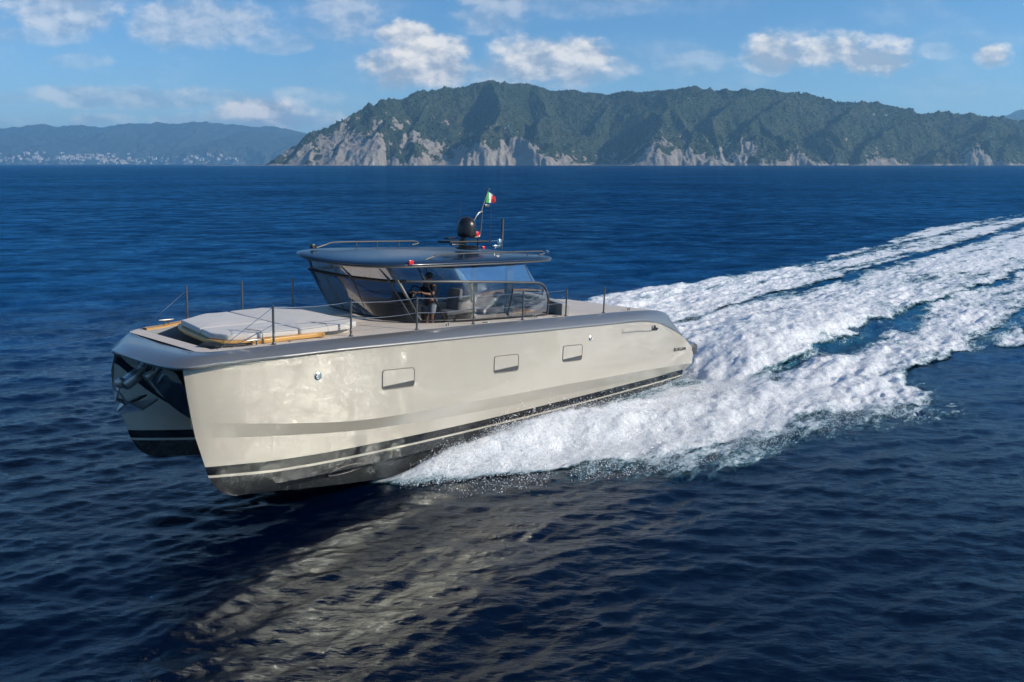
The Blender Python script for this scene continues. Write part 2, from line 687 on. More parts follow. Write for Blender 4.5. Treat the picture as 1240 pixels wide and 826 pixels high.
def outer_stb(s):
    return -ninterp(s, [-17.6, -17, -15, -12, -8, -4, 2, 8, 14, 20, 30, 45, 65, 98, 150],
                    [1.9, 2.6, 3.6, 5.2, 7.4, 9.3, 11.2, 13.0, 14.0, 13.6, 12.8, 12.0, 12.5, 16.0, 13.0])


def wake(s, n):
    """returns (height, foam density 0..1, roughness of the turbulence)"""
    op = outer_port(s)
    os_ = outer_stb(s)
    wob = (fbm(s / 3.0, n / 2.0, 4, 11) - 0.5) * 2
    wob2 = (fbm(s / 9.0, n / 7.0, 3, 12) - 0.5) * 2
    nn = n + wob * np.clip(0.35 + (s + 16) * 0.06, 0.3, 1.3)
    # spray thrown off the port hull
    g = sstep(-17.4, -13.5, s)
    lift = ninterp(s, [-17.5, -16.5, -14.5, -12, -9.5, -6, -3, -1, 5, 12, 30], [0.0, 0.22, 0.64, 0.78, 0.76, 0.52, 0.32, 0.28, 0.26, 0.2, 0.1])
    cen = ninterp(s, [-17.5, -14, -11, -8, -4, 0, 8, 20, 60], [2.0, 2.7, 3.3, 4.2, 5.6, 6.8, 7.6, 8.4, 10.0])
    wid = ninterp(s, [-17.5, -14, -11, -8, -4, 0, 8, 20, 60], [0.35, 0.6, 0.85, 1.15, 1.5, 1.9, 2.0, 2.0, 2.0])
    z = lift * bump1(n, cen, wid)
    inn = ninterp(s, [-18, -10, -8, -5, -2, 0, 1], [1.4, 1.6, 2.3, 3.0, 3.6, 3.9, 2.0])
    d = sstep(-17.6, -16.8, s) * sstep(0.0, 0.8 + 0.02 * np.abs(s), op - nn) * sstep(inn - .4, inn + .3, nn)
    # the same on the far hull
    cs = -ninterp(s, [-17.5, -14, -8, 0, 8, 20, 60], [2.0, 2.8, 4.5, 7.5, 10.0, 11.0, 10.5])
    z = z + 0.8 * lift * bump1(n, cs, wid * 1.2)
    d2 = sstep(-17.6, -16.8, s) * sstep(0.0, 1.0 + 0.03 * np.abs(s), nn - os_) * sstep(-1.2, -1.9, n)
    d = np.maximum(d, d2)
    aft = sstep(-1.5, 1.5, s)
    # dark trough between the jet wash and the port bow wave
    tr = bump1(nn, 5.3 + 0.03 * np.clip(s, 0, 99), 0.7 + 0.012 * np.clip(s, 0, 60)) * sstep(-1.5, 2.0, s)
    tr = tr * (1 - 0.9 * sstep(12, 32, s))
    z = z - 0.12 * tr * np.exp(-np.clip(s, 0, 99) / 25)
    # churned jet wash behind the transom
    core = sstep(-4.6 - 0.02 * s, -3.0, nn) * sstep(4.9 + 0.045 * s, 4.0 + 0.03 * s, nn) * sstep(-0.6, 0.2, s)
    z = z + core * (ninterp(s, [-1, 0, 1.5, 4, 8, 13, 20, 40, 90], [-0.5, -0.4, 0.0, 0.7, 0.95, 0.75, 0.45, 0.2, 0.05])
                    * (0.55 + 0.45 * np.cos(np.clip(n - 1.5, -3.1, 3.1) / 3.1 * 2.2)))
    # ridge of the port edge of the wash: steep, glassy side to port
    z = z + 0.42 * bump1(n, 3.2 + 0.045 * s, 1.2) * sstep(1, 6, s) * np.exp(-np.clip(s, 0, 200) / 45)
    d = np.where(s > -0.6, np.maximum(d * (1 - aft * core), core), d)
    d = d * (1 - 0.62 * tr)
    # streaky lanes further aft
    lane = fbm(s / 40.0, n / 1.5, 3, 21)
    far = sstep(8, 45, s)
    lanef = sstep(0.22, 0.46, lane + 0.25 * core + 0.06)
    # bluer lanes on the starboard part and outboard port part
    d = d * (1 - far * 0.32 * (1 - lanef))
    gap = bump1(n, -3.8, 1.0) * sstep(12, 24, s) * 0.35 + bump1(n, -9.2, 0.8) * sstep(35, 55, s) * 0.35 + bump1(n, 10.4 , 0.7) * sstep(10, 20, s) * 0.5
    d = d * (1 - gap)
    d = d * (1 - 0.15 * sstep(70, 160, s))
    edge = np.minimum(np.abs(op - nn), np.abs(nn - os_))
    d = d * (0.72 + 0.28 * sstep(0.0, 3.0, edge) ) + 0.12 * wob2 * d
    # thin scum outside the port band
    scum = sstep(op + 3.2, op - 0.2, nn) * sstep(-17, -9, s) * (n > 0) * 0.42
    scum = np.where(s > 14, scum * np.exp(-(s - 14) / 14), scum)
    d = np.maximum(d, scum)
    d = d * (1 - 0.20 * sstep(-6, 4, s) * sstep(0.42, 0.68, fbm(s / 3.2, n / 1.3, 5, 95, 0.6)))
    d = np.where(s < 6, np.clip(d, 0, 1) ** (0.55 + 0.45 * sstep(0, 6, s)), d)
    d = d * (1 - sstep(8, 40, s) * (0.03 + 0.27 * sstep(0.40, 0.75, fbm(s / 5.0, n / 1.1, 5, 91, 0.6))))
    turb = np.clip(d, 0, 1) * (0.4 + 0.6 * sstep(-17, -10, s)) * np.exp(-np.clip(s - 10, 0, 300) / 60)
    turb = turb * np.where((s < 0.5) & (n > 0), 0.25 + 0.75 * sstep(0.0, 1.6, n - inn), 1.0)
    inside = (s > -16.0) & (s < -0.4) & (np.abs(n) < 2.0)
    z = np.where(inside, np.minimum(z, 0.0) - 0.05, z)
    return z, np.clip(d, 0, 1), turb


# ------------------------------------------------------------------ materials for sea and foam
def sea_material():
    m = bpy.data.materials.new('sea_water')
    m.use_nodes = True
    t = NT(m.node_tree)
    p = t.n['Principled BSDF']
    c = t.new('ShaderNodeNewGeometry')
    pos = c.outputs['Position']
    big = t.noise(pos, 0.02, 3, 0.6)
    aer = t.new('ShaderNodeAttribute', attribute_name='aer').outputs['Fac']
    turq = t.math('MULTIPLY', aer, t.ramp(t.noise(pos, 0.5, 5, 0.6), 0.3, 0.65))
    deep = t.mix(t.ramp(big, 0.3, 0.7), (0.0, 0.0018, 0.010, 1), (0.0, 0.004, 0.020, 1))
    t.l.new(t.mix(turq, deep, (0.012, 0.15, 0.20, 1)), p.inputs['Base Color'])
    dl = t.new('ShaderNodeVectorMath', operation='LENGTH')
    t.l.new(pos, dl.inputs[0])
    t.l.new(t.math('ADD', 0.09, t.math('MULTIPLY', t.ramp(dl.outputs['Value'], 50, 900), 0.18)), p.inputs['Roughness'])
    p.inputs['IOR'].default_value = 1.39
    p.inputs['Specular Tint'].default_value = (0.62, 0.92, 1.0, 1)
    n1 = t.noise(t.mapping(pos, (0.42, 1, 1), rot=(0, 0, 0.3)), 4.2, 6, 0.62, 0.3)
    n2 = t.noise(t.mapping(pos, (0.5, 1, 1), rot=(0, 0, -0.2)), 0.6, 4, 0.6, 0.2)
    n3 = t.noise(t.mapping(pos, (0.6, 1, 1), rot=(0, 0, 0.2)), 0.13, 4, 0.6, 0.2)
    lod = t.ramp(dl.outputs['Value'], 20, 150)
    st = t.math('ADD', 0.26, t.math('MULTIPLY', lod, 0.74))
    # gusts: patches where fine ripples roughen the sea and kill its sheen
    g1 = t.noise(t.mapping(pos, (0.8, 1.15, 1), rot=(0, 0, 0.15)), 0.22, 9, 0.72, 0.4)
    g2 = t.noise(t.mapping(pos, (0.7, 1.3, 1), rot=(0, 0, -0.1)), 0.016, 6, 0.65, 0.4)
    gust = t.ramp(t.math('ADD', t.math('MULTIPLY', g1, 0.7), t.math('MULTIPLY', g2, 0.3)), 0.36, 0.66)
    n4 = t.noise(t.mapping(pos, (0.6, 1.3, 1)), 0.035, 5, 0.62, 0.2)
    b = t.bump(n4, 1.0, 3.0)
    t.l.new(t.ramp(dl.outputs['Value'], 90, 400), b.node.inputs['Strength'])
    b = t.bump(n3, 1.0, 1.6, b)
    b.node.inputs['Strength'].default_value = 1.0
    t.l.new(st, b.node.inputs['Strength'])
    b = t.bump(n2, 1.0, 0.50, b)
    st2 = t.math('ADD', 0.09, t.math('MULTIPLY', lod, 0.88))
    t.l.new(st2, b.node.inputs['Strength'])
    b = t.bump(n1, 1.0, 0.10, b)
    t.l.new(t.math('ADD', 0.42, t.math('MULTIPLY', lod, 0.58)), b.node.inputs['Strength'])
    t.l.new(b, p.inputs['Normal'])
    # open water further out: steep unresolved facets, so a deep blue body with a weaker, bluer sheen
    df = t.new('ShaderNodeBsdfDiffuse')
    t.l.new(t.mix(turq, t.mix(t.ramp(big, 0.3, 0.7), (0.0, 0.013, 0.056, 1), (0.0, 0.022, 0.080, 1)), (0.012, 0.15, 0.22, 1)), df.inputs[0])
    t.l.new(b, df.inputs['Normal'])
    gl = t.new('ShaderNodeBsdfGlossy')
    gl.inputs[0].default_value = (0.24, 0.68, 0.98, 1)
    gl.inputs['Roughness'].default_value = 0.13
    t.l.new(b, gl.inputs['Normal'])
    fr = t.new('ShaderNodeFresnel')
    fr.inputs['IOR'].default_value = 1.34
    t.l.new(b, fr.inputs['Normal'])
    m1 = t.new('ShaderNodeMixShader')
    t.l.new(t.math('MULTIPLY', t.math('MINIMUM', t.math('MULTIPLY', fr.outputs[0], 0.7), 0.42), t.math('ADD', 0.25, t.math('MULTIPLY', gust, 1.0))), m1.inputs[0])
    t.l.new(df.outputs[0], m1.inputs[1])
    t.l.new(gl.outputs[0], m1.inputs[2])
    m2 = t.new('ShaderNodeMixShader')
    t.l.new(t.ramp(dl.outputs['Value'], 24, 70), m2.inputs[0])
    t.l.new(p.outputs[0], m2.inputs[1])
    t.l.new(m1.outputs[0], m2.inputs[2])
    t.l.new(m2.outputs[0], t.n['Material Output'].inputs[0])
    return m


def foam_material():
    m = bpy.data.materials.new('sea_foam')
    m.use_nodes = True
    t = NT(m.node_tree)
    p = t.n['Principled BSDF']
    at = t.new('ShaderNodeAttribute', attribute_name='foam')
    D = at.outputs['Fac']
    ac = t.new('ShaderNodeAttribute', attribute_name='sn')
    pos = ac.outputs['Vector']
    f1 = t.noise(t.mapping(pos, (0.34, 1, 1), rot=(0, 0, 0.12)), 1.5, 10, 0.68, 0.7)
    f2 = t.noise(t.mapping(pos, (0.5, 1, 1)), 8.0, 6, 0.65, 0.5)
    fm = t.math('ADD', t.math('MULTIPLY', f1, 0.62), t.math('MULTIPLY', f2, 0.38))
    # threshold slides with density
    th = t.math('SUBTRACT', 0.86, t.math('MULTIPLY', D, 0.62))
    a = t.math('SUBTRACT', fm, th)
    alpha = t.ramp(a, -0.12, 0.13)
    alpha = t.math('MULTIPLY', alpha, t.ramp(D, 0.02, 0.18), clamp=True)
    solid = t.ramp(a, -0.10, 0.17)
    t.l.new(t.mix(solid, (0.13, 0.40, 0.50, 1), (0.86, 0.88, 0.89, 1)), p.inputs['Base Color'])
    p.inputs['Roughness'].default_value = 0.6
    p.inputs['Subsurface Weight'].default_value = 0.0
    h1 = t.noise(pos, 3.0, 8, 0.7, 0.6)
    h2 = t.noise(pos, 22.0, 4, 0.7)
    b = t.bump(h1, 0.8, 0.22)
    b = t.bump(h2, 0.5, 0.03, b)
    t.l.new(b, p.inputs['Normal'])
    tr = t.new('ShaderNodeBsdfTransparent')
    mx = t.new('ShaderNodeMixShader')
    t.l.new(alpha, mx.inputs[0])
    t.l.new(tr.outputs[0], mx.inputs[1])
    t.l.new(p.outputs[0], mx.inputs[2])
    t.l.new(mx.outputs[0], t.n['Material Output'].inputs[0])
    return m


MT['sea'] = sea_material()
MT['foam'] = foam_material()


def mist_material():
    m = bpy.data.materials.new('spray_mist')
    m.use_nodes = True
    t = NT(m.node_tree)
    p = t.n['Principled BSDF']
    at = t.new('ShaderNodeAttribute', attribute_name='foam')
    ac = t.new('ShaderNodeAttribute', attribute_name='sn')
    pos = ac.outputs['Vector']
    f1 = t.noise(t.mapping(pos, (0.35, 1, 1), rot=(0, 0, 0.2)), 2.3, 8, 0.62, 0.8)
    f2 = t.noise(t.mapping(pos, (0.5, 1, 1), rot=(0, 0, 0.2)), 11.0, 5, 0.7, 0.4)
    fm = t.math('ADD', t.math('MULTIPLY', f1, 0.72), t.math('MULTIPLY', f2, 0.28))
    a = t.math('SUBTRACT', fm, t.math('SUBTRACT', 0.74, t.math('MULTIPLY', at.outputs['Fac'], 0.42)))
    alpha = t.math('MULTIPLY', t.ramp(a, 0.0, 0.26), 0.55)
    p.inputs['Base Color'].default_value = (0.88, 0.90, 0.92, 1)
    p.inputs['Roughness'].default_value = 0.9
    p.inputs['Specular IOR Level'].default_value = 0.1
    tr = t.new('ShaderNodeBsdfTransparent')
    mx = t.new('ShaderNodeMixShader')
    t.l.new(alpha, mx.inputs[0])
    t.l.new(tr.outputs[0], mx.inputs[1])
    t.l.new(p.outputs[0], mx.inputs[2])
    t.l.new(mx.outputs[0], t.n['Material Output'].inputs[0])
    return m


MT['mist'] = mist_material()
MT['spray'] = mat('spray_drops', (0.86, 0.88, 0.9), 0.4)
FAST_TEST = False


def np_mesh(name, V3, faces, m, smooth=True):
    me = bpy.data.meshes.new(name)
    nv = len(V3)
    nf = len(faces)
    k = faces.shape[1]
    me.vertices.add(nv)
    me.vertices.foreach_set('co', V3.astype(np.float32).ravel())
    me.loops.add(nf * k)
    me.loops.foreach_set('vertex_index', faces.astype(np.int32).ravel())
    me.polygons.add(nf)
    me.polygons.foreach_set('loop_start', np.arange(0, nf * k, k, dtype=np.int32))
    me.polygons.foreach_set('loop_total', np.full(nf, k, dtype=np.int32))
    if smooth:
        me.polygons.foreach_set('use_smooth', np.ones(nf, dtype=bool))
    me.materials.append(m)
    me.update(calc_edges=True)
    o = bpy.data.objects.new(name, me)
    COL.objects.link(o)
    return o


def quad_idx(nr, nc, wrap=False):
    i = np.arange(nr - 1)[:, None]
    j = np.arange(nc if wrap else nc - 1)[None, :]
    a = i * nc + j
    b = i * nc + (j + 1) % nc
    return np.stack([a, b, b + nc, a + nc], -1).reshape(-1, 4)


# ------------------------------------------------------------------ the sea
def build_sea():
    r = [0.8]
    while r[-1] < 9:
        r.append(r[-1] + 0.4)
    while r[-1] < 70:
        r.append(r[-1] * 1.0052)
    while r[-1] < 260:
        r.append(r[-1] * 1.009)
    while r[-1] < 60000:
        r.append(r[-1] * 1.04)
    r = np.array(r)
    az = np.concatenate([np.arange(-44, 44, 0.105), np.arange(44, 316, 1.6)])
    az = np.radians(az)
    Rr, A = np.meshgrid(r, az, indexing='ij')
    X = Rr * np.sin(A)
    Y = Rr * np.cos(A)
    h, dx, dy = ocean(X, Y, Rr)
    s, n = sn(X, Y)
    zw, d, tb = wake(s, n)
    reg = (s > -22) & (s < 175) & (np.abs(n) < 24)
    zw = np.where(reg, zw, 0)
    d = np.where(reg, d, 0)
    calm = 1 - 0.6 * d
    Z = h * calm + zw - 0.36 * sstep(0.45, 0.95, d)
    Z = Z - Rr ** 2 / (2 * 6.371e6) * 0
    Vv = np.stack([X + dx * calm, Y + dy * calm, Z], -1).reshape(-1, 3)
    nr, nc = X.shape
    F = quad_idx(nr, nc, True)[:, ::-1]
    Vv = np.concatenate([Vv, [[0, 0, 0]]])
    o = np_mesh('sea', Vv, F, MT['sea'])
    aer = np.where(reg, sstep(-1, 3, s) * sstep(0, 2.5, outer_port(s) - n) * sstep(0, 3, n - outer_stb(s)) * np.exp(-np.clip(s, 0, 999) / 45) * 0.42 + 0.15 * d, 0)
    at_ = o.data.attributes.new('aer', 'FLOAT', 'POINT')
    at_.data.foreach_set('value', np.append(np.clip(aer, 0, 1).ravel(), 0).astype(np.float32))
    return tag(o, kind='structure')


build_sea()


def build_foam():
    s = [-18.2]
    while s[-1] < 165:
        v = s[-1]
        s.append(v + (0.07 if v < 14 else 0.07 + (v - 14) * 0.0045))
    s = np.array(s)
    n = np.arange(-19.5, 19.5, 0.085)
    S, N = np.meshgrid(s, n, indexing='ij')
    X = BT.x - FW.x * S + PT.x * N
    Y = BT.y - FW.y * S + PT.y * N
    r = np.hypot(X, Y)
    h, dx, dy = ocean(X, Y, r)
    zw, d, tb = wake(S, N)
    lump = fbm(S * 0.36, N * 1.05, 5, 31, 0.55)
    lump2 = fbm(S * 1.5, N * 3.2, 4, 37, 0.6)
    lump3 = fbm(S * 0.9, N * 1.4, 4, 71, 0.55, True)
    calm = 1 - 0.6 * d
    Z = h * calm + zw + 0.03 + tb * ((lump - 0.45) * 0.62 + (lump2 - 0.5) * 0.24 + (lump3 - 0.55) * 0.22)
    P3 = np.stack([X + dx * calm, Y + dy * calm, Z], -1)
    inside = (S < -0.6) & (S > -21) & (np.abs(N) < 1.3)
    keep = (d > 0.03) & ~inside
    nr, nc = X.shape
    F = quad_idx(nr, nc)
    kf = keep.ravel()
    F = F[kf[F].any(1)]
    used = np.zeros(nr * nc, bool)
    used[F.ravel()] = True
    remap = np.cumsum(used) - 1
    Vv = P3.reshape(-1, 3)[used]
    o = np_mesh('wake_foam', Vv, remap[F][:, ::-1], MT['foam'])
    a = o.data.attributes.new('foam', 'FLOAT', 'POINT')
    a.data.foreach_set('value', d.ravel()[used].astype(np.float32))
    b = o.data.attributes.new('sn', 'FLOAT_VECTOR', 'POINT')
    q = np.stack([S, N, Z], -1).reshape(-1, 3)[used].astype(np.float32)
    b.data.foreach_set('vector', q.ravel())
    tag(o, 'white churned foam trail spreading behind the catamaran yacht', 'foam', kind='stuff')

    # soft mist: thin ragged veils of fine spray standing off the foam
    s2 = np.arange(-17.4, 20, 0.13)
    n2_ = np.concatenate([np.arange(-14.5, -1.9, 0.16), np.arange(-1.9, 1.9, 0.2), np.arange(1.9, 13.5, 0.13)])
    S2, N2 = np.meshgrid(s2, n2_, indexing='ij')
    X2 = BT.x - FW.x * S2 + PT.x * N2
    Y2 = BT.y - FW.y * S2 + PT.y * N2
    zw2, d2, t2 = wake(S2, N2)
    VV, FF, DD, SS = [], [], [], []
    off = 0
    for k in range(5):
        lump_ = fbm(S2 * 0.36 + k * .05, N2 * 1.05 + k * .04, 5, 31, 0.55)
        hgt = (0.05 + 0.085 * k) * (0.35 + 1.6 * np.clip(lump_ - .3, 0, 1)) * np.clip(t2 * 1.3, 0, 1.1)
        Z2 = zw2 + 0.06 + t2 * (lump_ - 0.45) * 0.62 + hgt
        dd = d2 - 0.17 * (k + 1)
        kp_ = (d2 > 0.25) & ((S2 > 0.3) | (N2 > 2.35) | (N2 < -2.35))
        nr_, nc_ = S2.shape
        Fk = quad_idx(nr_, nc_)
        kf_ = kp_.ravel()
        Fk = Fk[kf_[Fk].all(1)]
        VV.append(np.stack([X2, Y2, Z2], -1).reshape(-1, 3))
        DD.append(dd.ravel())
        SS.append(np.stack([S2, N2 + k * .13, Z2], -1).reshape(-1, 3))
        FF.append(Fk + off)
        off += nr_ * nc_
    VV = np.concatenate(VV)
    FF = np.concatenate(FF)
    us = np.zeros(len(VV), bool)
    us[FF.ravel()] = True
    rm = np.cumsum(us) - 1
    o = np_mesh('mist', VV[us], rm[FF][:, ::-1], MT['mist'])
    a = o.data.attributes.new('foam', 'FLOAT', 'POINT')
    a.data.foreach_set('value', np.concatenate(DD)[us].astype(np.float32))
    b = o.data.attributes.new('sn', 'FLOAT_VECTOR', 'POINT')
    b.data.foreach_set('vector', np.concatenate(SS)[us].astype(np.float32).ravel())
    tag(o, 'thin ragged veils of white mist standing over the churned wake', 'mist', kind='stuff')

    # droplets torn from the foam
    rng = np.random.RandomState(4)
    cnt = 170000
    ss = np.concatenate([rng.uniform(-17.2, 1, cnt), rng.uniform(-1, 22, cnt // 2), rng.uniform(-10, 10, cnt // 3)])
    u = rng.uniform(0, 1, len(ss))
    op = outer_port(ss)
    os_ = outer_stb(ss)
    nn = np.empty_like(ss)
    a_, b_, c_ = cnt, cnt + cnt // 2, len(ss)
    nn[:a_] = 2.4 + (op[:a_] - 1.4) * u[:a_] ** 1.0
    nn[a_:b_] = -4.5 + 10 * u[a_:b_]
    nn[b_:] = os_[b_:] * (0.80 + 0.35 * u[b_:])
    zw, d, tb = wake(ss, nn)
    lump = fbm(ss * 0.8, nn * 1.2, 4, 77, 0.6)
    kp = (rng.uniform(0, 1, len(ss)) < np.clip(d, 0.0, 1) ** 1.6) & (lump > 0.40)
    ss, nn, zw, d, lump = ss[kp], nn[kp], zw[kp], d[kp], lump[kp]
    amp = 0.10 + 0.5 * np.clip(lump - 0.42, 0, 1) * 2 + 0.25 * np.exp(-((ss + 8) / 7) ** 2) + 0.35 * np.exp(-((ss - 6) / 5) ** 2)
    hz = zw + 0.05 + rng.exponential(1.0, len(ss)) * amp * 0.30
    X = BT.x - FW.x * ss + PT.x * nn
    Y = BT.y - FW.y * ss + PT.y * nn
    C = np.stack([X, Y, hz], -1)
    sz = 0.003 + rng.exponential(0.0035, len(ss))
    sz = np.minimum(sz, 0.022)
    # octahedra stretched along the flight path
    base = np.array([[1, 0, 0], [-1, 0, 0], [0, 1, 0], [0, -1, 0], [0, 0, 1], [0, 0, -1]], float)
    ang = math.atan2(-FW.y, -FW.x) + rng.normal(0, 0.5, len(ss))
    st = rng.uniform(1, 2.0, len(ss))
    ca, sa = np.cos(ang), np.sin(ang)
    Bx = base[None] * sz[:, None, None]
    Bx = np.repeat(Bx, 1, 0)
    Bx[:, :, 0] *= st[:, None]
    xx = Bx[:, :, 0] * ca[:, None] - Bx[:, :, 1] * sa[:, None]
    yy_ = Bx[:, :, 0] * sa[:, None] + Bx[:, :, 1] * ca[:, None]
    Vv = np.stack([xx, yy_, Bx[:, :, 2]], -1) + C[:, None]
    tri = np.array([[0, 2, 4], [2, 1, 4], [1, 3, 4], [3, 0, 4], [2, 0, 5], [1, 2, 5], [3, 1, 5], [0, 3, 5]])
    F = (np.arange(len(ss))[:, None, None] * 6 + tri[None]).reshape(-1, 3)
    o = np_mesh('spray', Vv.reshape(-1, 3), F, MT['spray'])
    tag(o, 'fine white droplets of spray flying beside the hull and over the wake', 'spray', kind='stuff')


build_foam()

# ================================================================== LAND
def land_mat(name, green, rock, far=False):
    m = bpy.data.materials.new(name)
    m.use_nodes = True
    t = NT(m.node_tree)
    p = t.n['Principled BSDF']
    g = t.new('ShaderNodeNewGeometry')
    pos = g.outputs['Position']
    sep_ = t.new('ShaderNodeSeparateXYZ')
    t.l.new(g.outputs['Normal'], sep_.inputs[0])
    sp_ = t.new('ShaderNodeSeparateXYZ')
    t.l.new(pos, sp_.inputs[0])
    k = 0.35 if far else 1.0
    n1 = t.noise(pos, 0.012 * k, 8, 0.65)
    n2 = t.noise(pos, 0.06 * k, 5, 0.7)
    n3 = t.noise(pos, 0.004 * k, 4, 0.6)
    gcol = t.mix(t.ramp(n2, 0.35, 0.65), tuple(x * 0.45 for x in green) + (1,), tuple(x * 1.7 for x in green) + (1,))
    gcol = t.mix(t.math('MULTIPLY', t.ramp(n3, 0.45, 0.65), 0.5), gcol, (0.075, 0.078, 0.045, 1))
    at = t.new('ShaderNodeAttribute', attribute_name='rock')
    rk = t.math('ADD', t.math('ADD', t.math('MULTIPLY', n1, 0.55), t.math('MULTIPLY', n2, 0.62)), t.math('SUBTRACT', at.outputs['Fac'], 0.5))
    rkf = t.ramp(rk, 0.66, 0.74)
    rcol = t.mix(n2, tuple(x * 0.65 for x in rock) + (1,), tuple(x * 1.25 for x in rock) + (1,))
    t.l.new(t.mix(rkf, gcol, rcol), p.inputs['Base Color'])
    p.inputs['Roughness'].default_value = 0.95
    p.inputs['Specular IOR Level'].default_value = 0.1
    t.l.new(t.bump(n2, 1.0, 9.0 / k, t.bump(n1, 0.8, 14.0 / k)), p.inputs['Normal'])
    return m


def px_dir(px, py):
    a = (px - 620) / FPX
    b = (413 - py) / FPX
    return a, math.cos(PITCH) + b * math.sin(PITCH), -math.sin(PITCH) + b * math.cos(PITCH)


def ridge_pt(px, py, dist):
    """world point on the skyline seen at px, py when it stands dist metres out"""
    a, y, z = px_dir(px, py)
    return (a / y * dist, dist, CAM_H + z / y * dist)


def terrain(name, crests, x0, x1, y0, y1, nx, ny, slope, namp, nscale, m, rockf, shore, seed=0, cliff=60.0):
    X, Y = np.meshgrid(np.linspace(x0, x1, nx), np.linspace(y0, y1, ny))
    wx = (fbm(X / (nscale * 1.6), Y / (nscale * 1.6), 4, seed + 3) - .5) * nscale * 0.55
    wy = (fbm(X / (nscale * 1.6), Y / (nscale * 1.6), 4, seed + 9) - .5) * nscale * 0.55
    Xq, Yq = X + wx, Y + wy
    H = np.full(X.shape, -1e9)
    for cr in crests:
        sl = slope
        pts = cr
        for a, b in zip(pts[:-1], pts[1:]):
            ax, ay, az_ = a
            bx, by, bz = b
            L2 = (bx - ax) ** 2 + (by - ay) ** 2 + 1e-6
            t = np.clip(((Xq - ax) * (bx - ax) + (Yq - ay) * (by - ay)) / L2, 0, 1)
            d = np.hypot(Xq - ax - t * (bx - ax), Yq - ay - t * (by - ay))
            h = az_ + (bz - az_) * t - sl * d * (1 - 0.18 * np.clip(d / 900, 0, 1))
            H = np.maximum(H, h)
    rn = fbm(X / nscale, Y / nscale, 7, seed, 0.55, True)
    rn2 = fbm(X / (nscale * .28), Y / (nscale * .28), 5, seed + 5, 0.6, True)
    top = np.clip((H - 200) / 250, 0, 1)
    H = H + (rn - 0.62) * namp * np.clip(H / 120, 0.25, 1) * (1 - .62 * top) + (rn2 - .6) * namp * .33
    sh = shore(X) + (fbm(X / 170, Y / 400 + 3, 5, seed + 8) - .5) * 170 * (nscale / 260)
    ins = np.clip((Y - sh) / 75.0, -1, 1)
    kk = 0.55 + 1.9 * fbm(X / 210 + 5, Y / 210, 4, seed + 2) ** 1.5 * (cliff / 60.0)
    prof = np.clip(Y - sh, 0, 1e9)
    rough = (fbm(X / 34, Y / 34, 5, seed + 21, 0.6, True) - 0.55) * np.clip(prof, 0, 60) * 0.9
    H = np.minimum(H, prof * kk + rough)
    H = np.where(prof > 0, np.maximum(H, 1.5), H)
    H = np.where(Y < sh, -8, H)
    H = np.where(H < -8, -8, H)
    gy, gx = np.gradient(H, Y[1, 0] - Y[0, 0], X[0, 1] - X[0, 0])
    steep = np.hypot(gx, gy)
    rock = rockf(X, Y, H, steep, sh)
    V3 = np.stack([X, Y, H], -1).reshape(-1, 3)
    o = np_mesh(name, V3, quad_idx(ny, nx), m)
    a = o.data.attributes.new('rock', 'FLOAT', 'POINT')
    a.data.foreach_set('value', rock.ravel().astype(np.float32))
    tag(o, kind='structure')
    return X, Y, H, rock, steep


D1 = 4700.0      # shoreline of the near headland
D2 = 5700.0      # its ridge
SKY = [(300, 205), (316, 197), (330, 190), (352, 176), (378, 156), (398, 143), (415, 137), (440, 123), (470, 116), (486, 118), (515, 107), (548, 104), (575, 101),
       (602, 97), (640, 101), (690, 106), (735, 115), (762, 110), (800, 105), (832, 103), (870, 107), (905, 108), (930, 105), (958, 107), (1000, 118), (1060, 124), (1120, 135), (1180, 136), (1240, 142), (1320, 150), (1420, 165)]


def ridge_d(px):
    return float(np.interp(px, [300, 420, 560, 700, 1000, 1420], [4750, 5150, 5700, 5900, 5600, 5500]))


main = [ridge_pt(px, py + 2, ridge_d(px)) for px, py in SKY]


def spur(*pts):
    """(px, py, dist) points from the ridge down to the shore"""
    return [ridge_pt(px, py, d) for px, py, d in pts]


crests = [main,
          spur((398, 145, 5150), (388, 165, 4980), (366, 192, 4740)),
          spur((445, 126, 5280), (422, 158, 5000), (398, 190, 4740)),
          spur((486, 121, 5400), (472, 146, 5100), (446, 170, 4860), (432, 192, 4740)),
          spur((530, 112, 5550), (505, 150, 5150), (492, 188, 4780)),
          spur((602, 100, 5700), (606, 128, 5300), (600, 148, 5020), (580, 172, 4820), (558, 194, 4700)),
          spur((600, 148, 5020), (628, 164, 4860), (648, 190, 4750)),
          spur((655, 104, 5800), (668, 136, 5450), (650, 160, 5050)),
          spur((735, 118, 5900), (712, 156, 5450), (690, 188, 5100)),
          spur((862, 106, 5700), (822, 126, 5350), (806, 146, 5000), (798, 160, 4880), (786, 193, 4700)),
          spur((822, 126, 5350), (846, 158, 4950), (838, 190, 4720)),
          spur((930, 108, 5620), (892, 124, 5350), (872, 150, 5050), (876, 190, 4740)),
          spur((968, 112, 5550), (930, 138, 5150), (912, 158, 4900), (902, 192, 4710)),
          spur((930, 138, 5150), (952, 170, 4850), (976, 193, 4730)),
          spur((1040, 124, 5500), (1012, 158, 5050), (1002, 190, 4760)),
          spur((1120, 137, 5480), (1098, 150, 5200), (1052, 176, 4880), (1040, 192, 4760)),
          spur((1200, 140, 5450), (1176, 152, 5060), (1180, 192, 4700)),
          spur((1176, 152, 5060), (1140, 178, 4850)),
          spur((1262, 146, 5450), (1215, 168, 5000), (1222, 194, 4740)),
          spur((1330, 152, 5500), (1290, 170, 5000), (1280, 194, 4740))]


